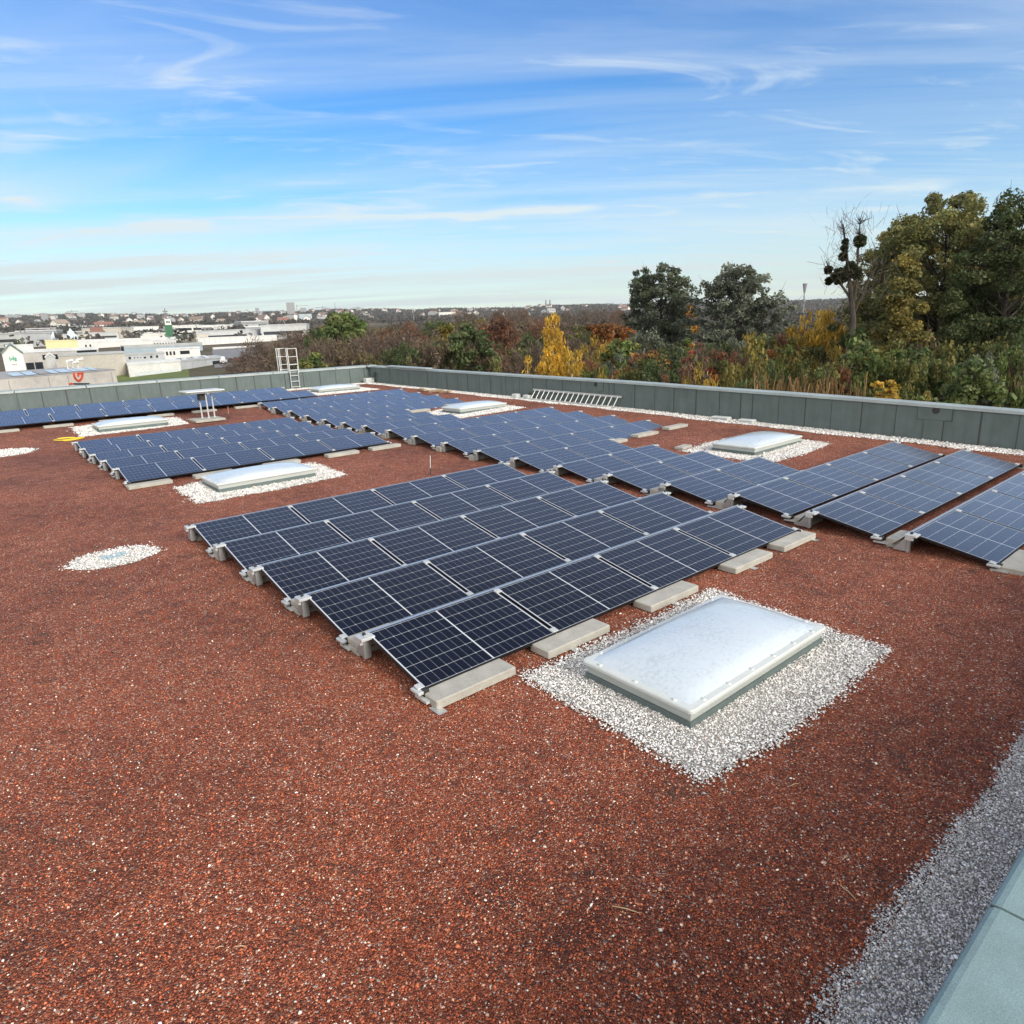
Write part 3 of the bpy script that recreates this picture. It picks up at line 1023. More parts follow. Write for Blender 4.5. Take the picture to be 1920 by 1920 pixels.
def skylight(x, y, label, dz=0.0):
    z = float(H(x + 1.1, y + .6)) + .006 + dz
    e = empty('skylight', (x, y, z))
    tag(e, label, 'skylight', 'dome skylights on the roof')
    a = .040
    # upstand: lower felt band, upper pvc band
    f1 = MB().hexa([(a - .02, a - .02, -.02), (SKL - a + .02, a - .02, -.02), (SKL - a + .02, SKW - a + .02, -.02), (a - .02, SKW - a + .02, -.02)],
                   [(a - .012, a - .012, .062), (SKL - a + .012, a - .012, .062), (SKL - a + .012, SKW - a + .012, .062), (a - .012, SKW - a + .012, .062)])
    f1.build('flashing', M['felt'], e)
    MB().hexa([(a, a, .063), (SKL - a, a, .063), (SKL - a, SKW - a, .063), (a, SKW - a, .063)],
              [(a - .004, a - .004, .148), (SKL - a + .004, a - .004, .148), (SKL - a + .004, SKW - a + .004, .148), (a - .004, SKW - a + .004, .148)]).build('curb', M['grey_pvc'], e)
    fm = MB()
    r_ = .035
    w = .075
    # frame ring: rounded lip
    def ringpts(i, zz):
        out = []
        for (cx, cy, a0) in ((SKL - r_, SKW - r_, 0), (r_, SKW - r_, 90), (r_, r_, 180), (SKL - r_, r_, 270)):
            for k_ in range(4):
                an = R(a0 + k_ * 30)
                rr = max(r_ - i, .004)
                ccx = cx if i <= r_ else (cx - (i - r_) if cx > 1 else cx + (i - r_))
                ccy = cy if i <= r_ else (cy - (i - r_) if cy > .6 else cy + (i - r_))
                out.append((ccx + rr * math.cos(an), ccy + rr * math.sin(an), zz))
        return out
    rings = [ringpts(.05, .149), ringpts(0, .152), ringpts(0, .176), ringpts(.008, .188), ringpts(w, .192), ringpts(w + .004, .172)]
    V = sum(rings, [])
    nn = 16
    F = [(k_ * nn + i, k_ * nn + (i + 1) % nn, (k_ + 1) * nn + (i + 1) % nn, (k_ + 1) * nn + i) for k_ in range(5) for i in range(nn)]
    fm.add(V, F)
    fm.build('frame', M['pvc'], e)
    # dome
    nxs, nys = 30, 18
    vs, fs = [], []
    x0, x1, y0, y1 = w - .012, SKL - w + .012, w - .012, SKW - w + .012
    for j in range(nys + 1):
        for i in range(nxs + 1):
            u, v = i / nxs * 2 - 1, j / nys * 2 - 1
            k_ = (1 - abs(u) ** 2.6) * (1 - abs(v) ** 2.2)
            vs.append((x0 + (x1 - x0) * i / nxs, y0 + (y1 - y0) * j / nys, .190 + .118 * max(0, k_) ** .5))
    fs = [(j * (nxs + 1) + i, j * (nxs + 1) + i + 1, (j + 1) * (nxs + 1) + i + 1, (j + 1) * (nxs + 1) + i) for j in range(nys) for i in range(nxs)]
    dm = MB()
    dm.add(vs, fs)
    o = dm.build('dome', M['opal'], e)
    o.data.polygons.foreach_set('use_smooth', [True] * len(o.data.polygons))
    # fastening clips round the frame
    for k_ in range(6):
        for yv in (w * .55, SKW - w * .55):
            c_ = MB()
            xv = .22 + k_ * (SKL - .44) / 5
            c_.tube([(xv, yv, .189), (xv, yv, .202)], [.022, .015], 10)
            c_.build('fastener', M['pvc'], e)
    for k_ in range(3):
        for xv in (w * .55, SKL - w * .55):
            c_ = MB()
            yv = .20 + k_ * (SKW - .40) / 2
            c_.tube([(xv, yv, .189), (xv, yv, .202)], [.022, .015], 10)
            c_.build('fastener', M['pvc'], e)
    return e


for x, y, lb in ((1.27, -2.95, 'nearest white dome skylight on its square bed of pale gravel'),
                 (1.26, 9.0, 'white dome skylight between the front array and the left array'),
                 (.98, 20.86, 'white dome skylight beside the white post stand'),
                 (11.15, 25.65, 'white dome skylight near the fixed ladder and far corner'),
                 (11.5, 14.42, 'white dome skylight between the long array rows, before the lying ladder'),
                 (11.6, 2.66, 'white dome skylight near the right parapet beside the loose paver')):
    skylight(x, y, lb)

# ------------------------------------------------------------------ small things on the roof
# fixed ladder with walk-through hand rails at the far parapet
e = empty('fixed_ladder', (11.47, 29.2, .33))
tag(e, 'fixed metal ladder with tall handrail frames over the far parapet', 'ladder')
z0, ZTOP = .26, 2.45
for x in (11.26, 11.70):
    child(MB().tube([(x, 29.18, z0), (x, 29.18, 1.52)], .022, 8), 'stringer', M['white_alu'], e)
for k_ in range(5):
    z = .47 + k_ * .29
    child(MB().box(11.26, 11.70, 29.165, 29.195, z - .016, z + .016), 'rung', M['white_alu'], e)
def hframe(x0, x1, y, zb, zt_, name, bars):
    h_ = MB()
    for x in (x0, x1):
        h_.box(x - .018, x + .018, y - .018, y + .018, zb, zt_)
    for z in bars:
        h_.box(x0 + .018, x1 - .018, y - .015, y + .015, z - .015, z + .015)
    child(h_, name, M['white_alu'], e)
hframe(11.24, 11.72, 29.14, 1.18, ZTOP, 'guard_frame', (ZTOP - .02, 2.02, 1.62, 1.33))
hframe(10.94, 11.36, 29.62, WZ + .08, ZTOP + .02, 'guard_frame', (ZTOP, 2.04, 1.64, 1.38))
hframe(11.02, 11.20, 30.1, WZ - .3, ZTOP + .02, 'outer_frame', (ZTOP, 2.04))
child(MB().box(11.22, 11.26, 29.16, 30.1, ZTOP - .02, ZTOP + .02).box(11.70, 11.74, 29.16, 29.62, 1.30, 1.34), 'hand_rail', M['white_alu'], e)

# straight ladder lying on its side against the right parapet
e = empty('ladder', (15.6, 12.5, .0))
tag(e, 'long aluminium ladder lying on its side against the right parapet', 'ladder')
ya, yb = 15.25, 10.50
def lz(y, top):
    return float(H(15.5, y)) + (.045 if not top else .40)
for top, xx in ((False, 15.56), (True, 15.84)):
    child(MB().hexa([(xx - .02, ya, lz(ya, top) - .04), (xx + .02, ya, lz(ya, top) - .04), (xx + .02, yb, lz(yb, top) - .04), (xx - .02, yb, lz(yb, top) - .04)],
                    [(xx - .02, ya, lz(ya, top) + .03), (xx + .02, ya, lz(ya, top) + .03), (xx + .02, yb, lz(yb, top) + .03), (xx - .02, yb, lz(yb, top) + .03)]), 'stile', M['white_alu'], e)
for k_ in range(17):
    y = ya - .15 - k_ * (ya - yb - .3) / 16
    child(MB().tube([(15.56, y, lz(y, False)), (15.84, y, lz(y, True))], .017, 8), 'rung', M['white_alu'], e)

# stand with a flat tray on posts
e = empty('equipment_stand', (4.65, 21.1, .08))
tag(e, 'white flat-topped stand on three thin posts over a concrete slab', 'stand')
zs = float(H(4.6, 21.1))
child(MB().rbox(4.05, 5.10, 20.52, 21.62, zs, zs + .075, .012), 'slab', M['concrete'], e)
for x, y in ((4.50, 21.32), (4.66, 21.05), (4.92, 21.22)):
    child(MB().tube([(x, y, zs + .075), (x, y, zs + .10), (x, y, zs + .11), (x, y, 1.12)], [.055, .055, .026, .026], 10), 'post', M['white_alu'], e)
tp = MB().rbox(3.93, 5.28, 20.72, 21.75, 1.155, 1.195, .01)
child(tp, 'tray', M['pvc'], e)
child(MB().box(4.1, 5.2, 20.86, 20.92, 1.09, 1.154).box(4.1, 5.2, 21.5, 21.56, 1.09, 1.154), 'bearer', M['white_alu'], e)
child(MB().rbox(4.44, 4.72, 21.1, 21.4, .82, 1.08, .03), 'cable_box', M['rubber'], e)

# yellow hose coiled by the left array
hs_ = []
for i in range(90):
    a = i / 89 * 4 * math.pi
    f = i / 89
    cxh = -.25 + .45 * f
    hs_.append((cxh + .36 * math.cos(a) + (.14 if math.sin(a / 2) > 0 else -.1), 20.15 + .42 * math.sin(a) * (1 - .3 * f) + .2 * f, float(H(0, 20.2)) + .02 + .02 * (i % 30) / 30))
o = MB().tube(hs_, .014, 6).build('garden_hose', M['yellow'])
tag(o, 'yellow hose lying in loops behind the left array', 'hose')
# pins
for x, y, lb in ((5.51, 7.28, 'thin upright marker rod with a dark foot behind the front array'), (5.35, 20.95, 'thin reddish marker rod right of the post stand')):
    z = float(H(x, y))
    e = empty('marker_rod', (x, y, z))
    tag(e, lb, 'rod', 'thin marker rods on the roof')
    child(MB().tube([(x, y, z), (x, y, z + .16)], .012, 8), 'foot', M['rubber'], e)
    child(MB().tube([(x, y, z + .16), (x + .02, y, z + .46)], .008, 6), 'rod', M['red_rod'] if x < 5.4 else M['pvc'], e)
# loose paver, scrap
paver(11.50, 4.62, float(H(11.5, 4.6)) + .004, 'single loose concrete paver left of the skylight near the right parapet', ME_PAVER_S, R(8))
o = MB().rbox(7.12, 7.2, 22.9, 22.97, .2, .23, .005).build('paper_scrap', M['paper'])
tag(o, 'small white scrap on the red gravel before the far solar row', 'scrap')
wr = random.Random(8)
for i, (y, lb) in enumerate(((22.3, 'weathered board end on the gravel by the right parapet'), (21.3, 'grey-brown board lying across the gravel by the right parapet'), (20.5, 'short dark timber offcut by the right parapet'))):
    z = float(H(15.3, y))
    o = MB().rbox(-.45 + .1 * i, .4, -.09, .09, 0, .09, .01).build('board', M['wood'])
    o.location = (15.1 - .15 * (i == 0), y, z + .02)
    o.rotation_euler = (0, .06 * i, R((75, 118, 98)[i]))
    tag(o, lb, 'board')
for i, (y, s, lb) in enumerate(((16.15, .32, 'white block at the foot of the right parapet left of the lying ladder'), (15.42, .34, 'white block with black cap just left of the lying ladder'),
                                (6.25, .62, 'flat pale block lying by the right parapet, left one of the pair'), (5.35, .50, 'pale block with a groove by the right parapet, right one of the pair'))):
    e = empty('drain_cover', (15.66, y, float(H(15.6, y)) + .01))
    tag(e, lb, 'block', 'pale blocks along the right parapet')
    MB().rbox(-.12, .12, -s / 2, s / 2, 0, .10 if i > 1 else .17, .02).build('body', M['pvc'], e)
    MB().box(-.124, -.119, -s / 2 + .08, s / 2 - .08, .03, .055).build('slot', M['galv'], e)
    if i == 1:
        MB().tube([(.05, -s / 2 + .05, .17), (.05, -s / 2 + .05, .27)], .07, 10).build('cap', M['rubber'], e)
e = empty('corner_box', (15.6, 28.75, .36))
tag(e, 'pale grey box at the inner corner of the parapets', 'box')
MB().rbox(-.28, .22, -.15, .22, 0, .27, .02).build('body', M['pvc'], e)
MB().tube([(.12, -.32, .30), (.18, -.36, .58)], [.05, .07], 8).build('spout', M['rubber'], e)
# straws and twigs on the red gravel
SL_ = ['short straw lying on the red gravel nearest the bottom centre', 'long thin twig on the red gravel near the grey gravel strip', 'pale straw on the red gravel right of the nearest gravel bed',
       'curved straw on the red gravel right of centre', 'tiny straw left of the bottom centre', 'bent straw at the lower left']


def ground_hit(u, v):
    d = (u - 960) / FPX * RIGHT - (v - 960) / FPX * UP + FWD
    z = -.3
    for _ in range(40):
        q = CAM + d * (z - CAM[2]) / d[2]
        z = .5 * z + .5 * float(H(q[0], q[1]))
    return q


for (u0, v0, u1, v1), lb in zip(((1148, 1703, 1200, 1716), (1575, 1664, 1606, 1692), (1480, 1478, 1498, 1472), (1578, 1617, 1592, 1608), (405, 1783, 420, 1778), (440, 1780, 462, 1778)), SL_):
    a, c_ = ground_hit(u0, v0), ground_hit(u1, v1)
    mm = (a + c_) / 2 + np.array([0, 0, .022])
    o = MB().tube([a + np.array([0, 0, .016]), mm, c_ + np.array([0, 0, .014])], [.0025, .0035, .002], 5).build('straw', M['straw'])
    tag(o, lb, 'straw', 'straws on the red gravel')

# ================================================================== the land beyond the roof
def G(x, y):
    """the land rises gently away from the building"""
    return -10.1 - .0002 * (x - CAM[0]) + .0322 * (y - CAM[1])


def hdir(u, v=640):
    d = (u - 960) / FPX * RIGHT - (v - 960) / FPX * UP + FWD
    return d / math.hypot(d[0], d[1])


def at(u, v, d):
    return CAM + hdir(u, v) * d


def hill(r, az):
    k_ = np.clip((r - 1300) / 2000, 0, 1)
    k_ = k_ * k_ * (3 - 2 * k_)
    w_ = 1 + .16 * np.sin(az * 17) + .10 * np.sin(az * 41 + 1) + .07 * np.sin(az * 83 + 2)
    return k_ * (13 + .0060 * np.minimum(r, 3600) * w_) * np.where(r > 4200, .6, 1)


rr = np.concatenate([np.array([0, 8, 30, 60, 100, 150, 220, 300, 420, 600, 850]), np.linspace(1100, 4200, 26), np.array([5000, 6500])])
aa = np.radians(np.concatenate([np.arange(-180, -12, 8), np.arange(-12, 92, .75), np.arange(92, 180.1, 8)]))
RR, AA = np.meshgrid(rr, aa)
tx, ty = CAM[0] + RR * np.sin(AA), CAM[1] + RR * np.cos(AA)
tz = G(tx, ty) + hill(RR, AA)
nr, na = len(rr), len(aa)
me = bpy.data.meshes.new('terrain')
me.from_pydata(np.stack([tx, ty, tz], -1).reshape(-1, 3).tolist(), [],
               [(j * nr + i, (j + 1) * nr + i, (j + 1) * nr + i + 1, j * nr + i + 1) for j in range(na - 1) for i in range(nr - 1)])
m = mat('land', (.1, .09, .06), 0.95, 0, .1)
t, b = nodes(m)
p = gpos(t)
k = noise(t, p, .012, 7, .65)
L(t, ramp(t, k, [(.35, (.055, .060, .030)), (.5, (.095, .080, .055)), (.62, (.15, .125, .10)), (.72, (.09, .095, .045))]), b.inputs['Base Color'])
me.materials.append(m)
me.polygons.foreach_set('use_smooth', [True] * len(me.polygons))
tag(link('terrain', me), kind='structure')


def zground(x, y):
    r_ = math.hypot(x - CAM[0], y - CAM[1])
    return float(G(x, y) + hill(np.array(r_), np.array(math.atan2(x - CAM[0], y - CAM[1]))))


def sheet(name, pts, material, lift):
    mb = MB()
    mb.add([(x, y, zground(x, y) + lift) for x, y in pts], [tuple(range(len(pts)))])
    o = mb.build(name, material)
    tag(o, kind='structure')
    return o


def ud(u, d):
    q = at(u, 640, d)
    return (q[0], q[1])


M['lawn'] = weathered('lawn', (.085, .115, .022), .95, .3, .08, fine=1.5, bumpy=0)
M['asphalt'] = weathered('asphalt', (.16, .16, .165), .9, .15, .05, fine=1.0, bumpy=0)
sheet('lawn', [ud(170, 120), ud(345, 120), ud(345, 205), ud(262, 198), ud(205, 205), ud(180, 170)], M['lawn'], .12)
sheet('car_park', [ud(395, 205), ud(480, 205), ud(480, 330), ud(395, 330)], M['asphalt'], .12)

# ------------------------------------------------------------------ buildings
def W_(name, c, amt=.12, sc=.25, rough=.85):
    return weathered(name, c, rough, amt, sc, fine=2.0, bumpy=0)


M['beige_wall'] = W_('beige_wall', (.43, .405, .35), .16)
M['grey_wall'] = W_('grey_concrete_wall', (.42, .40, .37), .18)
M['white_wall'] = W_('white_wall', (.62, .615, .59), .18)
M['lgrey_wall'] = W_('light_grey_wall', (.40, .415, .42), .16)
M['blue_metal'] = W_('blue_grey_metal', (.31, .38, .42), .16, rough=.5)
M['dgrey_roof'] = W_('grey_roof', (.26, .26, .265), .2)
M['lgrey_roof'] = W_('pale_roof', (.36, .375, .38), .16)
M['white_roof'] = W_('white_roof', (.56, .58, .59), .16)
M['teal_roof'] = W_('teal_roof', (.14, .21, .22), .15)
M['red_roof'] = W_('red_roof', (.20, .10, .08), .2)
M['brown_roof'] = W_('brown_roof', (.17, .125, .105), .25)
M['tan_roof'] = W_('tan_roof', (.27, .22, .18), .2)
M['yellow_wall'] = W_('pale_yellow_wall', (.68, .64, .36), .08)
M['pink_wall'] = W_('pink_wall', (.62, .32, .30), .08)
M['green_wall'] = W_('green_tower', (.035, .12, .06), .10)
M['hazy_wall'] = W_('grey_tower_wall', (.22, .235, .25), .08)
M['window'] = mat('dark_window', (.018, .022, .026), .15)
M['sky_glass'] = mat('roof_glass', (.40, .46, .50), .25)
M['logo'] = mat('orange_red_sign', (.55, .075, .03), .5)
M['letter'] = mat('dark_letter', (.04, .04, .045), .6)
M['green_letter'] = mat('green_letter', (.10, .30, .22), .6)
M['mast'] = W_('grey_mast', (.17, .17, .175), .1)


def bld(name, label, cat, p0, p1, p2, vtop, wallm, roofm, windows=(), group=None, roof_over=.2, base=None, roof_t=.5, height=None):
    """flat-roofed block; p0 front-left, p1 front-right, p2 back-right as (u, distance)"""
    a, b_, c_ = (np.array(ud(*q)) for q in (p0, p1, p2))
    d_ = a + c_ - b_
    gz = min(zground(*q) for q in (a, b_, c_, d_)) - 1.0
    if vtop is not None:
        zt_ = at(p1[0], vtop, p1[1])[2]
    else:
        zt_ = gz + 1 + height
    e = empty(name, ((a[0] + b_[0]) / 2, (a[1] + b_[1]) / 2, gz + 1))
    tag(e, label, cat, group)
    P4 = [a, b_, c_, d_]
    child(MB().hexa([(*q, gz) for q in P4], [(*q, zt_ - roof_t) for q in P4]), 'wall', wallm, e)
    cen = (a + c_) / 2
    Q4 = [q + (q - cen) / np.linalg.norm(q - cen) * roof_over for q in P4]
    child(MB().hexa([(*q, zt_ - roof_t + .003) for q in Q4], [(*q, zt_) for q in Q4]), 'roof', roofm, e)
    ex = b_ - a
    nrm = np.array([ex[1], -ex[0]]) / np.linalg.norm(ex)
    if np.dot(nrm, CAM[:2] - a) < 0:
        nrm = -nrm
    info = dict(e=e, a=a, ex=ex, nrm=nrm, gz=gz + 1, zt=zt_, P=P4)
    for w in windows:
        facade(info, *w)
    return info


def facade(info, s0, s1, z0, z1, name='window', material=None, thick=.12):
    """a flat piece on the front of a block: s along the front 0..1, z as a share of the height from the top down"""
    a, ex, nrm = info['a'], info['ex'], info['nrm']
    h_ = info['zt'] - info['gz']
    q0, q1 = a + ex * s0, a + ex * s1
    za, zb = info['zt'] - h_ * z1, info['zt'] - h_ * z0
    o0, o1 = nrm * .02, nrm * thick
    return child(MB().hexa([(*(q0 + o1), za), (*(q1 + o1), za), (*(q1 + o0), za), (*(q0 + o0), za)],
                           [(*(q0 + o1), zb), (*(q1 + o1), zb), (*(q1 + o0), zb), (*(q0 + o0), zb)]), name, material or M['window'], info['e'])


# the low concrete hall with the orange-red sign, nearest beyond the far parapet
b1 = bld('concrete_hall', 'long grey concrete hall with orange-red shield sign, nearest beyond the far parapet', 'building', (-90, 84), (206, 95), (116, 120), 692.5, M['grey_wall'], M['dgrey_roof'], roof_over=.03, roof_t=.14)
for s in (.0, .25, .50, .632, .96):
    facade(b1, s, s + .004, .04, 1, 'wall_joint', M['dgrey_roof'], .04)
ex = b1['ex'] / np.linalg.norm(b1['ex'])
LEN = np.linalg.norm(b1['ex'])


def on_front(u, v):
    """point on the hall's front for the sign: metres along the front and height"""
    d = hdir(u, v)
    n_ = b1['nrm']
    k_ = np.dot(b1['a'] - CAM[:2], n_) / np.dot(d[:2], n_)
    q = CAM + d * k_
    return q


sg = MB()
def stroke(pts, w):
    for (u0, v0), (u1, v1) in zip(pts, pts[1:]):
        a, c_ = on_front(u0, v0), on_front(u1, v1)
        dd = (c_ - a) / np.linalg.norm(c_ - a)
        n3 = np.array([*b1['nrm'], 0])
        sd_ = np.cross(dd, n3) * w / 2
        off = n3 * .06
        a2, c2_ = a - dd * w * .3, c_ + dd * w * .3
        sg.hexa([a2 - sd_ + off * .3, a2 + sd_ + off * .3, c2_ + sd_ + off * .3, c2_ - sd_ + off * .3], [a2 - sd_ + off * 2, a2 + sd_ + off * 2, c2_ + sd_ + off * 2, c2_ - sd_ + off * 2])


stroke([(137.6, 699.5), (138.2, 705), (140.2, 709.5), (143.2, 712.5), (146.3, 714.2), (149.4, 712.6), (152.2, 709.0), (153.6, 704.5), (153.9, 699.4), (145.6, 699.8), (145.8, 704.3)], .20)
child(sg, 'sign_emblem', M['logo'], b1['e'])
sg = MB()
stroke([(129, 720.2), (132, 719), (135, 719.4)], .16)
child(sg, 'sign_lettering', M['logo'], b1['e'])
sg = MB()
for u in (139, 142.2, 145.4, 148.6, 152, 155.4, 158.6, 162, 165):
    stroke([(u - 1, 719.6 + (u > 150) * .1), (u + .9, 719.4)], .16)
child(sg, 'sign_lettering', M['letter'], b1['e'])
# slanted roof lights in a row along the hall's front edge
back = (b1['P'][2] - b1['P'][1]) / np.linalg.norm(b1['P'][2] - b1['P'][1])
for i, (s0, s1) in enumerate(((.30, .37), (.385, .455), (.47, .53), (.55, .60), (.615, .69), (.70, .745), (.755, .83), (.845, .885))):
    q = b1['a'] + b1['ex'] * s0 + back * 1.2
    q2 = b1['a'] + b1['ex'] * s1 + back * 1.2
    z = b1['zt']
    child(MB().add([(*q, z + .05), (*q2, z + .05), (*(q2 + back * 4.2), z + .32), (*(q + back * 4.2), z + .32), (*(q2 + back * 4.3), z), (*(q + back * 4.3), z)],
                   [(0, 1, 2, 3), (3, 2, 4, 5), (0, 3, 5), (1, 4, 2)]), 'roof_light', (M['sky_glass'], M['dgrey_roof'])[i == 2], b1['e'])
for s, h_ in ((.76, 1.1), (.80, .9), (.84, 1.2)):
    q = b1['a'] + b1['ex'] * s + back * 8
    child(MB().tube([(*q, b1['zt']), (*q, b1['zt'] + h_), (q[0] + .7, q[1] + .2, b1['zt'] + h_ + .1)], .16, 8), 'vent_pipe', M['white_wall'], b1['e'])

W2 = lambda *q: q
bld('beige_hall', 'large windowless beige hall behind the hall with the shield sign', 'building', (103, 184), (229, 196), (222, 225), 658.5, M['beige_wall'], M['lgrey_roof'])
bw = bld('white_hall', 'low white block with graffiti along its foot, above the lawn', 'building', (231, 186), (331, 199), (322, 214), 674.5, M['white_wall'], M['white_roof'])
m = mat('graffiti', (.5, .5, .5), .8)
t, b = nodes(m)
k = noise(t, gpos(t), 1.1, 5, .7, 2.5)
L(t, ramp(t, k, [(.38, (.70, .70, .68)), (.46, (.42, .50, .55)), (.50, (.74, .74, .72)), (.57, (.30, .38, .36)), (.62, (.72, .72, .70)), (.70, (.52, .55, .60))]), b.inputs['Base Color'])
facade(bw, .10, .93, .66, .92, 'graffiti', m, .05)
b5 = bld('office_block', 'light grey block with a row of small square windows above the white block', 'building', (228, 214), (304, 222), (300, 240), 659.5, M['lgrey_wall'], M['lgrey_roof'],
         [(.09, .14, .20, .34), (.62, .67, .20, .34), (.77, .82, .20, .34), (.46, .51, .24, .34), (.22, .24, .24, .29), (.30, .32, .24, .29), (.37, .39, .24, .29)])
bg_ = bld('gate_hall', 'white concrete hall with a dark open gate, left of the parked cars', 'building', (331, 204), (413, 228), (400, 262), 668.5, M['lgrey_wall'], M['lgrey_roof'], [(.72, .96, .42, .80)])
facade(bg_, .25, .255, .05, 1, 'wall_joint', M['dgrey_roof'], .04)
facade(bg_, .55, .555, .05, 1, 'wall_joint', M['dgrey_roof'], .04)
for i in range(3):
    q = bg_['a'] + bg_['ex'] * (.05 + .26 * i)
    bk = (bg_['P'][2] - bg_['P'][1]) * .92
    v_ = bg_['ex'] * .10
    child(MB().hexa([(*q, bg_['zt'] + .01), (*(q + v_), bg_['zt'] + .01), (*(q + v_ + bk), bg_['zt'] + .01), (*(q + bk), bg_['zt'] + .01)],
                    [(*q, bg_['zt'] + .3), (*(q + v_), bg_['zt'] + .3), (*(q + v_ + bk), bg_['zt'] + .3), (*(q + bk), bg_['zt'] + .3)]), 'roof_band', M['white_roof'], bg_['e'])
bld('stepped_hall', 'white hall with tall dark doors behind the gate hall', 'building', (290, 262), (372, 275), (366, 300), 650, M['white_wall'], M['white_roof'],
    [(.02, .10, .25, .62), (.20, .24, .3, .62), (.28, .32, .3, .62), (.36, .40, .3, .62), (.52, .74, .30, .60)])
bld('metal_hall', 'long blue-grey metal hall with a curved pale roof strip', 'building', (224, 300), (378, 330), (372, 360), 641.5, M['blue_metal'], M['lgrey_roof'], [(.0, .03, .1, .7)], roof_t=1.2)
bld('shed_row', 'low white roof with a line of dark vents behind the metal hall', 'building', (285, 350), (330, 360), (330, 380), 637.5, M['white_wall'], M['white_roof'], [(.05 + .12 * i, .11 + .12 * i, .25, .5) for i in range(8)])
bld('long_white_hall', 'long low white hall behind the beige hall', 'building', (145, 405), (330, 440), (330, 500), 631.5, M['white_wall'], M['white_roof'], [(.06, .075, .55, .8), (.10, .115, .55, .8)], roof_t=1.6)
bld('yellow_hall', 'low pale yellow hall left of the long white hall', 'building', (84, 372), (145, 385), (145, 420), 636.5, M['yellow_wall'], M['yellow_wall'])
b11 = bld('grey_hall', 'grey hall with a dark glazed strip and two dark windows', 'building', (32, 232), (181, 250), (176, 290), 650, M['grey_wall'], M['white_roof'],
          [(.70, .97, .02, .42), (.04, .13, .60, .96), (.145, .235, .60, .96), (.25, .45, .28, .5)], roof_t=.9)
bld('white_low_hall', 'bright white low roof behind the grey hall', 'building', (8, 300), (60, 305), (60, 330), 645, M['white_wall'], M['white_roof'])


def gabled(name, label, cat, u0, u1, d, vr, ve, depth, wallm, roofm, group=None, parts=True):
    """house with its gable end towards us: ridge at height of pixel vr, eaves at ve"""
    a, b_ = np.array(ud(u0, d)), np.array(ud(u1, d))
    ex_ = b_ - a
    bk = np.array([-ex_[1], ex_[0]]) / np.linalg.norm(ex_) * depth
    if np.dot(bk, a - CAM[:2]) < 0:
        bk = -bk
    gz = min(zground(*a), zground(*b_)) - 1
    um = (u0 + u1) / 2
    zr, ze = at(um, vr, d)[2], at(um, ve, d)[2]
    mid_ = (a + b_) / 2
    e = empty(name, (*mid_, gz + 1))
    tag(e, label, cat, group)
    child(MB().prism([(*a, gz), (*b_, gz), (*b_, ze), (*mid_, zr), (*a, ze)], (*bk, 0)), 'wall', wallm, e)
    rf = MB()
    ov = ex_ * .04
    fo = -bk * .03
    for q, o_ in ((a, -ov), (b_, ov)):
        q0 = np.array([*(q + o_ + fo), ze - (zr - ze) * .08])
        q1 = np.array([*(mid_ + fo), zr])
        up3 = np.array([0, 0, .35])
        bk3 = np.array([*(bk * 1.06), 0])
        rf.hexa([q0 + .05 * up3, q1 + .05 * up3, q1 + bk3 + .05 * up3, q0 + bk3 + .05 * up3], [q0 + up3, q1 + up3, q1 + bk3 + up3, q0 + bk3 + up3])
    child(rf, 'roof', roofm, e)
    return dict(e=e, a=a, ex=ex_, nrm=-bk / np.linalg.norm(bk), gz=gz + 1, zt=zr)


gh = gabled('gabled_house', 'white gabled house front with green lettering and a teal roof', 'building', -2, 37, 165, 646, 663, 14, M['white_wall'], M['teal_roof'])
for i, (s0, s1, z0, z1) in enumerate(((.30, .36, .25, .34), (.38, .46, .28, .32), (.47, .53, .24, .33), (.54, .66, .27, .35), (.36, .64, .40, .43))):
    facade(gh, s0, s1, z0, z1, 'lettering', M['green_letter'] if i < 4 else M['lgrey_roof'], .06)
gs = gabled('small_gable', 'small white triangular gable before the grey hall', 'building', 78, 97, 200, 663.5, 671, 8, M['lgrey_wall'], M['white_roof'])


def pyramid(name, label, u0, u1, d, vtop, hbase, material):
    a, b_ = np.array(ud(u0, d)), np.array(ud(u1, d))
    ex_ = b_ - a
    bk = np.array([-ex_[1], ex_[0]])
    if np.dot(bk, a - CAM[:2]) < 0:
        bk = -bk
    gz = zground(*a)
    z = at((u0 + u1) / 2, vtop, d)[2]
    c_ = a + ex_ / 2 + bk / 2
    e = empty(name, (*c_, gz))
    tag(e, label, 'building')
    B4 = [a, b_, b_ + bk, a + bk]
    child(MB().hexa([(*q, gz - 1) for q in B4], [(*q, gz + hbase) for q in B4]), 'base', M['white_wall'], e)
    child(MB().add([(*q, gz + hbase + .01) for q in B4] + [(*c_, z)], [(0, 1, 4), (1, 2, 4), (2, 3, 4), (3, 0, 4)]), 'glass_roof', material, e)


pyramid('glass_pyramid', 'pale glass pyramid among the far white halls', 122, 150, 520, 614.5, 3, M['sky_glass'])
pyramid('glass_pyramid', 'smaller pale glass roof left of the glass pyramid', 92, 113, 500, 621, 3, M['sky_glass'])
bld('red_topped_shop', 'white shop block with a bright red top band', 'building', (173, 560), (197, 565), (197, 590), 613, M['white_wall'], M['red_roof'], [(.1, .8, .5, .8)], roof_t=4)
bo = bld('banded_office', 'white three-storey office with dark window bands', 'building', (335, 545), (383, 560), (383, 600), 610.5, M['white_wall'], M['white_roof'], [(.03, .57, .16, .34), (.64, .97, .16, .34), (.0, .97, .52, .68)])
bl = bld('panel_hall', 'long white hall with vertical panel joints left of the thicket', 'building', (368, 395), (520, 430), (520, 500), 628, M['white_wall'], M['white_roof'])
for i in range(16):
    facade(bl, .03 + i * .06, .034 + i * .06, .02, .9, 'wall_joint', M['lgrey_roof'], .05)
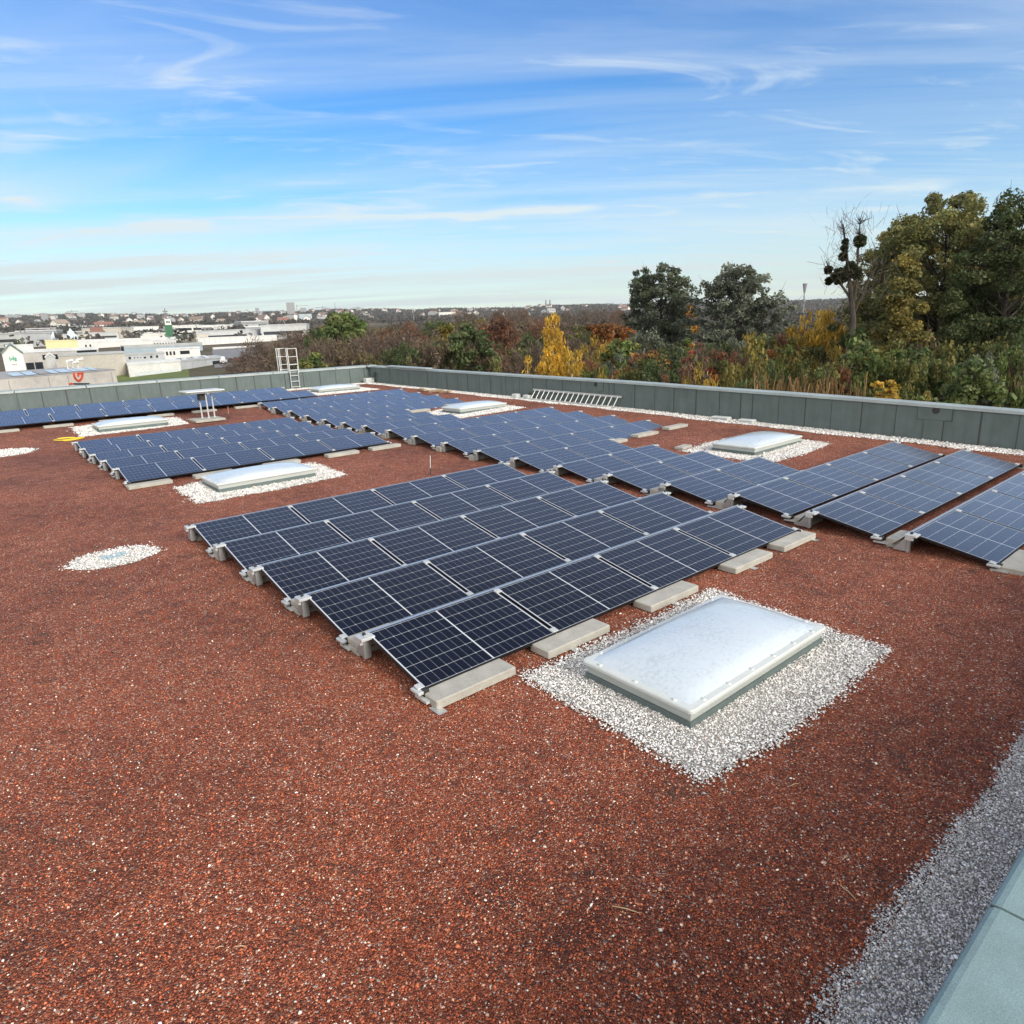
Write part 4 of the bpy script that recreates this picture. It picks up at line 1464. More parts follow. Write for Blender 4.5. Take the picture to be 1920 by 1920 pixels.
facade(bl, .0, .02, .0, 1, 'corner_panel', M['dgrey_roof'], .06)
bld('silver_roof_hall', 'shining white shed roof beside the pink block', 'building', (448, 500), (548, 520), (560, 640), 626, M['lgrey_wall'], M['white_roof'])
bld('pink_block', 'small pink block above the shining shed roof', 'building', (460, 620), (478, 625), (478, 640), 616.5, M['pink_wall'], M['white_roof'])
bld('grey_block', 'grey-white flat block behind the pink block', 'building', (461, 740), (489, 745), (489, 770), 607.5, M['lgrey_wall'], M['lgrey_roof'], [(.1, .9, .25, .4), (.1, .9, .55, .7)])
bld('white_villa', 'bright white low block left of the tree crowns', 'building', (532, 760), (561, 765), (561, 790), 609.5, M['white_wall'], M['white_roof'])
bld('white_shed', 'white flat-roofed shed beside the car park', 'building', (397, 335), (478, 345), (478, 385), 648, M['white_wall'], M['white_roof'])
for i, (u0, u1, vt, d, hh) in enumerate(((196, 212, 622, 600, 0), (262, 279, 623, 640, 0), (236, 248, 621, 680, 0), (404, 418, 612, 640, 0), (422, 432, 615, 640, 0), (436, 458, 618, 600, 0), (120, 127, 626, 470, 0), (60, 72, 626, 520, 0))):
    bld('small_hall', ['white cube-like shed right of the red-topped shop', 'pale low shed left of the green sign tower', 'grey low shed left of the green sign tower', 'white flat block right of the banded office',
        'narrow white block right of the banded office', 'pale low block below the grey-white flat block', 'tiny white shed beside the glass pyramid', 'small bright white block at the far left edge'][i],
        'building', (u0, d), (u1, d + 4), (u1, d + 25), vt, M[('white_wall', 'lgrey_wall')[i % 2]], M[('white_roof', 'lgrey_roof')[i % 2]], [(.15, .85, .35, .6)])

# green sign tower with mast
gt = bld('sign_tower', 'tall green sign tower with a white lettered box on top', 'tower', (313, 478), (327.5, 480), (327.5, 486), 598, M['green_wall'], M['green_wall'])
facade(gt, .12, .88, .01, .26, 'sign_box', M['white_wall'], .5)
for s in (.24, .42, .60):
    facade(gt, s, s + .12, .08, .18, 'lettering', M['letter'], .62)
q = ud(319, 560)
e = empty('radio_mast', (*q, zground(*q)))
tag(e, 'dark radio mast rising behind the green sign tower', 'mast')
zt_ = at(319, 578, 560)[2]
child(MB().tube([(*q, zground(*q) - 1), (*q, zt_)], [.9, .35], 6), 'pole', M['mast'], e)
for k_ in (.90, .83, .75):
    zz = zground(*q) + (zt_ - zground(*q)) * k_
    child(MB().box(q[0] - 1.6, q[0] + 1.6, q[1] - .4, q[1] + .4, zz - .4, zz + .4), 'antenna', M['mast'], e)

# skyline
for nm, lb, u0, u1, vt, d, wm in (
        ('high_rise', 'tallest grey high-rise tower on the skyline', 545, 560, 566.5, 2600, 'hazy_wall'),
        ('high_rise', 'slim grey tower left of the tallest high-rise', 486.5, 493.5, 577, 3000, 'hazy_wall'),
        ('high_rise', 'squat grey tower right of the tallest high-rise', 570, 580.5, 576.5, 2900, 'hazy_wall'),
        ('white_slab', 'bright white slab below the tallest high-rise', 556.5, 562.5, 590, 1500, 'white_wall'),
        ('blue_grey_block', 'wide blue-grey block below the tallest high-rise', 566, 590, 588, 1700, 'blue_metal'),
        ('dark_block', 'dark grey block left of the bright white slab', 544, 556, 590, 1650, 'hazy_wall'),
        ('apartment_tower', 'grey apartment tower on the far left skyline', 86.5, 99.5, 587, 2300, 'hazy_wall'),
        ('apartment_block', 'long grey block at the far left end of the skyline', 20, 48, 590, 2600, 'hazy_wall'),
        ('apartment_block', 'pale block right of the grey apartment tower', 104, 113, 592, 2400, 'lgrey_wall'),
        ('apartment_block', 'pale flat-topped block under the left crane', 138, 152, 593, 2300, 'lgrey_wall'),
        ('white_factory', 'wide white block on the ridge above the thicket', 827, 862, 584, 1900, 'white_wall'),
        ('pale_factory', 'pale block right of the wide white block on the ridge', 866, 895, 585, 2000, 'lgrey_wall'),
        ('dark_factory', 'dark block left of the wide white block on the ridge', 806, 826.5, 585, 1950, 'hazy_wall')):
    inf = bld(nm, lb, 'building', (u0, d), (u1, d), (u1, d + 25), vt, M[wm], M['lgrey_roof'], [(.12 + .2 * i, .22 + .2 * i, .03, .97) for i in range(4)] if nm == 'high_rise' else ())
for ch in list(bpy.data.objects):
    if ch.name.startswith('window') and ch.parent and ch.parent.name.startswith('high_rise'):
        ch.data.materials[0] = M['dgrey_roof']
for i, u in enumerate((1025.5, 1033.2)):
    q = ud(u, 2800)
    z0, z1 = zground(*q), at(u, 562.5, 2800)[2]
    o = MB().tube([(*q, z0 - 2), (*q, z0 + (z1 - z0) * .6), (*q, z1)], [4.2, 3.4, 2.9], 10).build('chimney_stack', M['hazy_wall'])
    tag(o, 'tall grey chimney on the skyline behind the yellow birch, %s one of two' % ('left', 'right')[i], 'chimney', 'twin chimneys on the skyline')
q = ud(1502, 900)
z0, z1 = zground(*q), at(1502, 532, 900)[2]
e = empty('telecom_tower', (*q, z0))
tag(e, 'grey telecom tower with a flared head above the yellow willow', 'tower')
child(MB().tube([(*q, z0), (*q, z1 - 14), (*q, z1 - 12), (*q, z1 - 1)], [1.1, .8, .5, .5], 8), 'shaft', M['mast'], e)
child(MB().tube([(*q, z1 - 11), (*q, z1)], [.9, 2.6], 10), 'head', M['mast'], e)
child(MB().tube([(*q, z1 - 21), (*q, z1 - 18)], [2.2, 2.2], 10), 'platform', M['mast'], e)
for i, (u, vt, d, jl, jr, lb) in enumerate(((146, 583.5, 2200, -14, 18, 'thin tower crane on the far left skyline'), (564, 573.5, 2500, -4, 40, 'thin tower crane just right of the tallest high-rise'), (612, 576, 2300, -24, 12, 'thin tower crane above the thicket'),
                                             (676, 576, 2600, -18, 10, 'faint tower crane on the skyline right of the radio masts'))):
    q = ud(u, d)
    z0, z1 = zground(*q), at(u, vt, d)[2]
    e = empty('tower_crane', (*q, z0))
    tag(e, lb, 'crane', 'tower cranes on the skyline')
    w_ = .55
    child(MB().box(q[0] - w_, q[0] + w_, q[1] - w_, q[1] + w_, z0 - 1, z1 + 4), 'mast', M['mast'], e)
    rx, ry = RIGHT[0], RIGHT[1]
    child(MB().tube([(q[0] + rx * jl, q[1] + ry * jl, z1), (q[0] + rx * jr, q[1] + ry * jr, z1)], .5, 4), 'jib', M['mast'], e)
for u, vt, d, lb in ((635, 567, 2200, 'thin mast on the skyline above the thicket'), (198, 588, 1500, 'lattice mast on the wooded ridge at the left'), (296, 586, 1500, 'brownish mast left of the green sign tower'), (779, 588, 1100, 'pale lamp mast above the brown thicket'), (848, 573, 2300, 'small mast above the wide white block')):
    q = ud(u, d)
    o = MB().tube([(*q, zground(*q) - 1), (*q, at(u, vt, d)[2])], [.9, .45], 6).build('thin_mast', M['mast'])
    tag(o, lb, 'mast', 'thin masts on the skyline')

# parked cars
M['tyre'] = mat('tyre', (.02, .02, .02), .8)
for i, (u, d, c, lb) in enumerate(((428, 226, (.03, .03, .035), 'dark parked car, leftmost beside the gate hall'), (438, 229, (.38, .03, .02), 'red parked car left of the blue van'), (446.5, 232, (.02, .022, .03), 'black parked car right behind the red car'),
                                    (456, 235, (.05, .07, .22), 'dark blue van parked before the thicket'), (413.5, 222, (.60, .62, .64), 'white van parked at the corner of the gate hall'))):
    x, y = ud(u, d)
    z = zground(x, y) + .12
    e = empty('parked_car', (x, y, z), (0, 0, R(-20)))
    tag(e, lb, 'car', 'parked vehicles by the gate hall')
    van = i > 2
    paint = mat('car_paint', c, .3, .2)
    hh = 1.0 if not van else 1.7
    MB().rbox(-1.0, 1.0, -.85, .85, .3, .95 if not van else 1.3, .15).build('body', paint, e)
    MB().hexa([(-.7, -.75, .95 if not van else 1.3), (.6, -.75, .95 if not van else 1.3), (.6, .75, .95 if not van else 1.3), (-.7, .75, .95 if not van else 1.3)],
              [(-.45, -.65, hh + .42), (.4, -.65, hh + .42), (.4, .65, hh + .42), (-.45, .65, hh + .42)]).build('cabin', M['window'] if not van else paint, e)
    for sx in (-.62, .62):
        for sy in (-.86, .80):
            MB().tube([(sx, sy, .32), (sx, sy + .06, .32)], .32, 12).build('wheel', M['tyre'], e)

# ------------------------------------------------------------------ houses on the far hillside
rh = random.Random(21)
spots = []
for i in range(150):
    if i < 95:
        u, d = rh.uniform(0, 640), rh.uniform(1250, 3300)
    else:
        u, d = rh.uniform(640, 1200), rh.uniform(1500, 3300)
    spots.append((u, d))
HM = {}
for k_, (wm, rm) in enumerate((('white_wall', 'brown_roof'), ('beige_wall', 'brown_roof'), ('white_wall', 'tan_roof'), ('lgrey_wall', 'dgrey_roof'), ('white_wall', 'red_roof'))):
    wmb, rmb = MB(), MB()
    w_, l_, h_, r_ = 9, 13, 6.5, 3.6
    wmb.prism([(-l_ / 2, -w_ / 2, -3), (-l_ / 2, w_ / 2, -3), (-l_ / 2, w_ / 2, h_), (-l_ / 2, 0, h_ + r_), (-l_ / 2, -w_ / 2, h_)], (l_, 0, 0))
    for s in (-1, 1):
        rmb.hexa([(-l_ / 2 - .5, s * (w_ / 2 + .5), h_ - .2), (l_ / 2 + .5, s * (w_ / 2 + .5), h_ - .2), (l_ / 2 + .5, 0, h_ + r_ + .1), (-l_ / 2 - .5, 0, h_ + r_ + .1)],
                 [(-l_ / 2 - .5, s * (w_ / 2 + .5), h_ + .2), (l_ / 2 + .5, s * (w_ / 2 + .5), h_ + .2), (l_ / 2 + .5, 0, h_ + r_ + .5), (-l_ / 2 - .5, 0, h_ + r_ + .5)])
    HM[k_] = (wmb.mesh('wall', M[wm]), rmb.mesh('roof', M[rm]))
for i, (u, d) in enumerate(spots):
    x, y = ud(u, d)
    e = empty('far_house', (x, y, zground(x, y)), (0, 0, rh.uniform(0, 3.14)))
    s = rh.uniform(.8, 1.5)
    e.scale = (s * rh.uniform(.9, 1.5), s, s * rh.uniform(.8, 1.2))
    tag(e, 'tiny pale house among bare trees on the far hillside', 'house', 'houses scattered over the far hillside')
    k_ = rh.randrange(5)
    link('wall', HM[k_][0], e)
    link('roof', HM[k_][1], e)

# low commercial sheds between the near halls and the hillside
HB = []
for wm, rm in (('white_wall', 'white_roof'), ('lgrey_wall', 'lgrey_roof'), ('beige_wall', 'lgrey_roof'), ('hazy_wall', 'white_roof')):
    wmb = MB().box(-15, 15, -9, 9, -3, 5.4)
    rmb = MB().box(-15.2, 15.2, -9.2, 9.2, 5.403, 5.9)
    wnb = MB()
    for k_ in range(7):
        pass
    wnb.box(-13.6, 12.6, -9.08, -9.01, 2.0, 3.2)
    HB.append((wmb.mesh('wall', M[wm]), rmb.mesh('roof', M[rm]), wnb.mesh('window', M['window'])))
for i in range(44):
    d = 450 + 850 * rh.random() ** 1.2
    x, y = ud(rh.uniform(-5, 545), d)
    e = empty('far_shed', (x, y, zground(x, y)), (0, 0, rh.uniform(-.9, .3)))
    s = rh.uniform(.55, 1.25)
    e.scale = (s * rh.uniform(.7, 1.8), s, s * rh.uniform(.7, 1.3))
    tag(e, 'low pale commercial shed on the plain before the wooded hillside', 'shed', 'commercial sheds on the plain')
    for nm, q in zip(('wall', 'roof', 'window'), HB[rh.randrange(4)]):
        link(nm, q, e)

# ------------------------------------------------------------------ trees
PAL = {
    'dark': [(0.0507, 0.078, 0.0273, 4.0), (0.078, 0.1092, 0.039, 4.0), (0.1209, 0.1326, 0.0507, 2.0), (0.1658, 0.156, 0.0585, 0.7)],
    'grey': [(0.1015, 0.1177, 0.0812, 4.0), (0.1624, 0.1827, 0.134, 3.0), (0.069, 0.0812, 0.0568, 3.0), (0.2233, 0.2335, 0.1725, 1.0)],
    'olive': [(0.1378, 0.1296, 0.0356, 4.0), (0.2106, 0.1702, 0.0421, 3.0), (0.0892, 0.0972, 0.0292, 3.0), (0.3078, 0.2268, 0.0568, 1.0)],
    'poplar': [(0.126, 0.1386, 0.0462, 4.0), (0.189, 0.1785, 0.063, 3.0), (0.0714, 0.0882, 0.0336, 3.0), (0.315, 0.231, 0.063, 1.3)],
    'yellow': [(0.484, 0.286, 0.0275, 4.0), (0.594, 0.385, 0.055, 3.0), (0.33, 0.187, 0.022, 2.0), (0.242, 0.165, 0.033, 1.0)],
    'gold': [(0.3438, 0.2248, 0.0317, 4.0), (0.4496, 0.2909, 0.0463, 3.0), (0.2248, 0.1587, 0.0291, 3.0), (0.1323, 0.119, 0.0317, 1.5)],
    'orange': [(0.26, 0.0936, 0.026, 4.0), (0.338, 0.13, 0.0338, 3.0), (0.156, 0.0754, 0.0286, 3.0), (0.117, 0.0975, 0.0325, 1.0)],
    'red': [(0.2375, 0.0425, 0.0175, 4.0), (0.1625, 0.035, 0.0175, 3.0), (0.3, 0.075, 0.025, 2.0), (0.1, 0.0375, 0.02, 1.0)],
    'green': [(0.0929, 0.1435, 0.0371, 4.0), (0.1435, 0.1773, 0.0473, 3.0), (0.0591, 0.0929, 0.027, 3.0), (0.2363, 0.2194, 0.0591, 1.0)],
    'brown': [(0.132, 0.0957, 0.0693, 4.0), (0.1733, 0.1287, 0.0957, 3.0), (0.0908, 0.0693, 0.0545, 3.0), (0.2145, 0.1403, 0.0908, 1.0)],
    'rust': [(0.161, 0.0728, 0.042, 4.0), (0.119, 0.07, 0.0476, 3.0), (0.21, 0.091, 0.042, 2.0), (0.084, 0.063, 0.042, 2.0)],
    'pale': [(.24, .24, .085, 4), (.32, .28, .09, 3), (.15, .16, .055, 3)],
    'reed': [(.20, .12, .05, 4), (.15, .085, .035, 3), (.10, .06, .03, 3), (.26, .17, .08, 1)],
}


def profile(kind, t_):
    if kind == 'round':
        return np.sqrt(np.clip(1 - (2 * t_ - .95) ** 2 / 1.12, .02, 1))
    if kind == 'dome':
        return np.clip(1 - t_ ** 3.4, .03, 1) ** .5 * (.70 + .30 * np.minimum(t_ * 3, 1))
    if kind == 'cone':
        return np.clip(1.05 - t_, .05, 1) ** .75
    if kind == 'vase':
        return (.45 + .55 * t_) * np.clip(1.25 - t_ ** 3, .1, 1) ** .7
    return np.ones_like(t_)


def tree_meshes(name, seed, h, w, base, prof, palette, nclump, lpc, leaf, clump, twiggy=0.0, bark='bark', trunk=.16, droop=0.0, limbs=26, bare=0, stems=1, lobes=.22):
    """trunk with limbs, and a crown of leaves gathered in clumps at the limb ends"""
    rng = np.random.default_rng(seed)
    # clump centres
    tt = rng.random(nclump * 3) ** .9
    ph = rng.uniform(0, 2 * np.pi, nclump * 3)
    pr = profile(prof, tt)
    keep = rng.random(nclump * 3) < np.maximum(pr, .15)
    tt, ph, pr = tt[keep][:nclump], ph[keep][:nclump], pr[keep][:nclump]
    lob = 1 + lobes * np.sin(2 * ph + rng.uniform(0, 6)) * np.sin(5 * tt + rng.uniform(0, 6)) + lobes * .7 * np.sin(5 * ph + 7 * tt + rng.uniform(0, 6)) + rng.normal(0, .07, len(ph))
    rad = w / 2 * 1.12 * pr * lob * np.sqrt(rng.uniform(.12, 1, len(ph)))
    zc_ = h * (base + (1 - base) * tt) + rng.normal(0, .02 * h, len(ph))
    C = np.stack([rad * np.cos(ph), rad * np.sin(ph), zc_], 1)
    mb = MB()
    r0 = trunk
    for s in range(stems):
        a = rng.uniform(0, 6.28)
        lean = (.0 if stems == 1 else .16 * w)
        pts = [(.05 * math.sin(3 * q + s) * h * .06 + lean * q * math.cos(a), .05 * math.cos(2 * q + s) * h * .06 + lean * q * math.sin(a), q * h * .90) for q in (0, .2, .4, .6, .8, 1)]
        mb.tube(pts, [r0 * (1 - .85 * q) / math.sqrt(stems) for q in (0, .2, .4, .6, .8, 1)], 6, cap=False)
    order = rng.permutation(len(C))[:limbs]
    for i in order:
        c_ = C[i]
        s = max(.06 * h, c_[2] - (.25 + .35 * rng.random()) * math.hypot(c_[0], c_[1]) * 1.5 - .05 * h)
        s = min(s, c_[2])
        p0 = np.array([0, 0, s])
        mid_ = p0 * .5 + c_ * .5 + np.array([0, 0, -.04 * h * rng.random()]) + rng.normal(0, .02 * w, 3)
        rr_ = r0 * (.42 - .25 * s / h)
        mb.tube([p0, mid_, c_, c_ + (c_ - mid_) * .3 + np.array([0, 0, .03 * h])], [rr_, rr_ * .6, rr_ * .28, rr_ * .08], 5, cap=False)
    tmesh = mb.mesh('trunk', M[bark])
    V, Cc, = [], []
    if lpc:
        n_ = len(C) * lpc
        ci = np.repeat(np.arange(len(C)), lpc)
        cs = clump * rng.uniform(.6, 1.35, len(C))
        off = rng.normal(0, 1, (n_, 3))
        off *= (rng.random((n_, 1)) ** .33) / np.maximum(np.linalg.norm(off, axis=1, keepdims=True), 1e-6)
        P_ = C[ci] + off * cs[ci][:, None] * np.array([1, 1, .75])
        if droop:
            P_[:, 2] -= droop * rng.random(n_) ** 1.5
        nrm = unit(off + rng.normal(0, .8, (n_, 3)) + np.array([0, 0, .4]))
        ax = unit(np.cross(nrm, rng.normal(0, 1, (n_, 3))))
        if droop:
            ax = unit(ax * .5 + np.array([0, 0, -1]))
            nrm = unit(rng.normal(0, 1, (n_, 3)))
        bx = unit(np.cross(nrm, ax))
        sz = leaf * np.exp(rng.normal(0, .3, (n_, 1)))
        V.append(quads(P_, ax * sz * .62, bx * sz * (.40 if not droop else .22)).reshape(-1, 3))
        cb_ = np.exp(rng.normal(0, .16, len(C)))[ci][:, None]
        hue = pal(rng, len(C), palette, .05)[ci]
        Cc.append(np.clip((.55 * pal(rng, n_, palette, .15) + .45 * hue) * cb_, .004, .9))
    if bare:
        n_ = len(C) * bare
        ci = np.repeat(np.arange(len(C)), bare)
        st_ = C[ci] + rng.normal(0, clump * .6, (n_, 3))
        out = unit(C[ci] * np.array([1, 1, 0]) / (w / 2) + np.array([0, 0, .9]) + rng.normal(0, .55, (n_, 3)))
        ln = (.05 * h) * np.exp(np.clip(rng.normal(0, .4, (n_, 1)), -.8, .6))
        sd_ = unit(np.cross(out, rng.normal(0, 1, (n_, 3))))
        wd = twiggy * np.exp(rng.normal(0, .3, (n_, 1)))
        V.append(quads(st_ + out * ln * .5, out * ln * .5, sd_ * wd * .5).reshape(-1, 3))
        Cc.append(pal(rng, n_, PAL['brown'] if palette is not PAL['rust'] else PAL['rust'], .2))
    cm = raw_mesh('crown', np.concatenate(V), 4, np.concatenate(Cc), M['leaf'])
    return tmesh, cm


def plant(u, vtop, wpx, d, label, cat='tree', name='tree', group=None, shared=None, seed=0, yaw=0.0, h0=10.0, w0=8.0, **kw):
    top = at(u, vtop, d)
    x, y = top[0], top[1]
    gz = zground(x, y)
    h = top[2] - gz
    slant = np.linalg.norm((u - 960) / FPX * RIGHT - (vtop - 960) / FPX * UP + FWD) / 1.0
    fw_ = np.dot(top - CAM, FWD)
    w = wpx / FPX * fw_
    e = empty(name, (x, y, gz - .1))
    tag(e, label, cat, group)
    if shared is not None:
        tm, cm = shared
        e.scale = (w / w0, w / w0, h / h0)
        e.rotation_euler = (0, 0, yaw)
    else:
        tm, cm = tree_meshes(name, seed, h, w, **kw)
        e.rotation_euler = (0, 0, yaw)
    link('trunk', tm, e)
    link('crown', cm, e)
    return e, h, w


# the ones that stand out in the photograph
T = [
    # u, vtop, width px, distance, label, options
    (1785, 368, 282, 52, 'huge round olive-green poplar towering at the right', dict(name='poplar_tree', base=.30, prof='dome', palette=PAL['poplar'], nclump=640, lpc=230, leaf=.088, clump=.62, limbs=110, trunk=.36, lobes=.10)),
    (1912, 378, 180, 47, 'dark green tree cut off by the right edge beside the poplar', dict(name='broadleaf_tree', base=.25, prof='round', palette=PAL['dark'], nclump=300, lpc=200, leaf=.088, clump=.55, limbs=70, trunk=.3)),
    (1702, 474, 140, 42, 'golden olive tree standing in front of the huge poplar', dict(name='broadleaf_tree', base=.25, prof='cone', palette=PAL['olive'] + PAL['poplar'][:2] + PAL['gold'][2:3], nclump=220, lpc=170, leaf=.082, clump=.42, limbs=50, trunk=.16)),
    (1660, 450, 150, 58, 'olive-brown tree crown behind the mistletoe tree', dict(name='broadleaf_tree', base=.2, prof='dome', palette=PAL['poplar'] + PAL['olive'][:2], nclump=240, lpc=130, leaf=.11, clump=.55, limbs=60, trunk=.2)),
    (1240, 504, 150, 85, 'dark grey-green tree, left one of the pair on the horizon', dict(name='willow_tree', base=.28, prof='vase', palette=PAL['grey'][:3] + PAL['dark'][:1], nclump=340, lpc=90, leaf=.155, clump=.62, limbs=90, trunk=.26, lobes=.30)),
    (1386, 495, 165, 78, 'broad grey-green tree, right one of the pair on the horizon', dict(name='willow_tree', base=.25, prof='dome', palette=PAL['grey'], nclump=380, lpc=90, leaf=.15, clump=.62, limbs=90, trunk=.26, lobes=.25)),
    (1035, 592, 118, 48, 'bright yellow birch with a pale trunk behind the right parapet', dict(name='birch_tree', base=.25, prof='cone', palette=PAL['yellow'], nclump=190, lpc=70, leaf=.12, clump=.40, droop=.45, limbs=50, trunk=.10, bark='birch_bark', lobes=.3)),
    (988, 658, 54, 46, 'small yellow birch at the foot of the bright yellow birch', dict(name='birch_tree', base=.2, prof='cone', palette=PAL['yellow'], nclump=60, lpc=45, leaf=.12, clump=.3, droop=.4, limbs=20, trunk=.07, bark='birch_bark')),
    (1070, 655, 60, 47, 'low golden sapling right of the bright yellow birch', dict(name='birch_tree', base=.2, prof='round', palette=PAL['yellow'][:2] + PAL['gold'], nclump=50, lpc=45, leaf=.12, clump=.35, droop=.4, limbs=20, trunk=.07, bark='birch_bark')),
    (929, 655, 44, 46, 'slender pale green sapling left of the yellow birches', dict(name='young_tree', base=.2, prof='cone', palette=PAL['pale'], nclump=50, lpc=40, leaf=.12, clump=.3, droop=.3, limbs=20, trunk=.06)),
    (1138, 602, 92, 75, 'orange-brown maple left of the dark tree pair', dict(name='maple_tree', base=.3, prof='round', palette=PAL['orange'], nclump=130, lpc=60, leaf=.2, clump=.6, limbs=35, trunk=.2)),
    (1310, 655, 88, 44, 'deep red shrub behind the right parapet', dict(name='red_shrub', base=.15, prof='round', palette=PAL['red'], nclump=110, lpc=60, leaf=.13, clump=.42, limbs=25, trunk=.1)),
    (1536, 585, 150, 60, 'golden yellow willow below the telecom tower', dict(name='willow_tree', base=.2, prof='dome', palette=PAL['gold'] + PAL['yellow'][:1], nclump=170, lpc=70, leaf=.2, clump=.5, droop=1.2, limbs=40, trunk=.18)),
    (1405, 638, 140, 42, 'yellow-green shrub behind the middle of the right parapet', dict(name='broadleaf_shrub', base=.15, prof='dome', palette=PAL['gold'][2:] + PAL['olive'], nclump=130, lpc=60, leaf=.14, clump=.45, droop=.4, limbs=30, trunk=.1)),
    (1225, 660, 120, 46, 'rusty olive shrub between the maple and the red shrub', dict(name='broadleaf_shrub', base=.15, prof='dome', palette=PAL['olive'] + PAL['orange'][:1], nclump=140, lpc=60, leaf=.14, clump=.5, limbs=30, trunk=.1)),
    (1165, 640, 90, 60, 'mid green bush left of the rusty olive shrub', dict(name='broadleaf_shrub', base=.15, prof='dome', palette=PAL['green'][:3] + PAL['olive'][:1], nclump=110, lpc=60, leaf=.17, clump=.5, limbs=25, trunk=.1)),
    (1720, 655, 170, 38, 'dense dark green bush behind the parapet below the golden olive tree', dict(name='broadleaf_shrub', base=.1, prof='dome', palette=PAL['dark'] + PAL['green'][:1], nclump=190, lpc=80, leaf=.12, clump=.5, limbs=30, trunk=.1)),
    (1612, 628, 120, 37, 'dull green bush below the mistletoe tree', dict(name='broadleaf_shrub', base=.1, prof='dome', palette=PAL['green'][1:] + PAL['dark'][:2], nclump=120, lpc=60, leaf=.14, clump=.5, limbs=25, trunk=.1)),
    (1830, 680, 140, 33, 'glossy dark green bush rising over the parapet near the right edge', dict(name='broadleaf_shrub', base=.1, prof='dome', palette=PAL['dark'][:3] + PAL['green'][:2], nclump=160, lpc=70, leaf=.11, clump=.45, limbs=25, trunk=.1)),
    (1660, 718, 96, 31, 'low yellow-leaved bush peeping over the right parapet', dict(name='yellow_bush', base=.4, prof='dome', palette=PAL['yellow'][2:] + PAL['gold'], nclump=80, lpc=40, leaf=.10, clump=.3, limbs=25, trunk=.06)),
    (1918, 640, 110, 40, 'brownish green shrub at the right edge', dict(name='broadleaf_shrub', base=.1, prof='dome', palette=PAL['brown'][:2] + PAL['green'], nclump=120, lpc=60, leaf=.13, clump=.45, limbs=25, trunk=.1)),
    (1480, 640, 90, 52, 'olive shrub left of the golden willow', dict(name='broadleaf_shrub', base=.1, prof='dome', palette=PAL['olive'], nclump=100, lpc=60, leaf=.15, clump=.45, limbs=25, trunk=.1)),
    (1290, 560, 28, 100, 'narrow orange-leaved tree in the gap of the dark tree pair', dict(name='young_tree', base=.3, prof='round', palette=PAL['orange'][:2] + PAL['gold'][:2], nclump=50, lpc=50, leaf=.24, clump=.6, limbs=20, trunk=.12)),
    (868, 612, 110, 70, 'dense dark green tree, rounded, left of the yellow birches', dict(name='broadleaf_tree', base=.15, prof='round', palette=PAL['dark'], nclump=190, lpc=70, leaf=.2, clump=.65, limbs=40, trunk=.2)),
    (835, 612, 60, 76, 'yellowish green tree top left of the dense dark green tree', dict(name='broadleaf_tree', base=.3, prof='dome', palette=PAL['olive'][:2] + PAL['gold'][2:], nclump=90, lpc=60, leaf=.2, clump=.55, limbs=25, trunk=.16)),
    (935, 600, 86, 95, 'reddish brown tree behind the pale sapling', dict(name='broadleaf_tree', base=.3, prof='dome', palette=PAL['rust'], nclump=130, lpc=40, leaf=.2, clump=.7, bare=14, twiggy=.05, limbs=50, trunk=.2)),
    (640, 590, 90, 120, 'rounded green tree rising highest out of the brown thicket', dict(name='broadleaf_tree', base=.3, prof='round', palette=PAL['dark'][1:] + PAL['green'][:2], nclump=150, lpc=60, leaf=.3, clump=1.0, limbs=35, trunk=.25)),
    (585, 668, 90, 62, 'green bush behind the fixed ladder', dict(name='broadleaf_shrub', base=.15, prof='dome', palette=PAL['olive'][:1] + PAL['green'], nclump=110, lpc=60, leaf=.19, clump=.6, limbs=25, trunk=.1)),
    (478, 645, 80, 130, 'bare bushy tree left of the fixed ladder', dict(name='bare_tree', base=.15, prof='vase', palette=PAL['brown'], nclump=110, lpc=6, leaf=.2, clump=.8, bare=30, twiggy=.07, limbs=70, trunk=.2, stems=3)),
    (990, 655, 100, 62, 'grey leafless tree left of the yellow birch', dict(name='bare_tree', base=.15, prof='vase', palette=PAL['brown'], nclump=90, lpc=0, leaf=.2, clump=.6, bare=26, twiggy=.045, limbs=70, trunk=.2, stems=3)),
]
for i, (u, vt, wpx, d, lb, kw) in enumerate(T):
    kw = dict(kw)
    nm = kw.pop('name')
    plant(u, vt, wpx, d, lb, cat='shrub' if 'shrub' in nm or 'bush' in nm else 'tree', name=nm, seed=100 + i, yaw=0.0, **kw)

# the bare tree full of mistletoe
u, d = 1603, 41
q = ud(u, d)
gz = zground(*q)
e = empty('bare_tree', (*q, gz))
tag(e, 'nearly bare tree carrying dark mistletoe balls', 'tree')
P_ = lambda uu, vv, dd=d: at(uu, vv, dd)
tr = MB()
base_ = np.array([*q, gz])
tr.tube([base_, P_(1600, 600), P_(1597, 560), P_(1592, 520), P_(1587, 475), P_(1583, 440), P_(1581, 420)], [.19, .15, .13, .10, .07, .045, .02], 7, cap=False)
tr.tube([P_(1598, 575), P_(1592, 555), P_(1578, 535), P_(1566, 520), P_(1556, 508), P_(1549, 490)], [.09, .08, .07, .05, .035, .02], 6, cap=False)
tr.tube([P_(1600, 565), P_(1607, 530), P_(1608, 480), P_(1611, 440), P_(1613, 410)], [.10, .085, .07, .045, .02], 6, cap=False)
tr.tube([P_(1600, 590), P_(1616, 555), P_(1630, 520), P_(1645, 500)], [.08, .06, .045, .02], 6, cap=False)
tr.tube([P_(1602, 580), P_(1622, 550), P_(1640, 535)], [.06, .045, .02], 6, cap=False)
rt = random.Random(5)
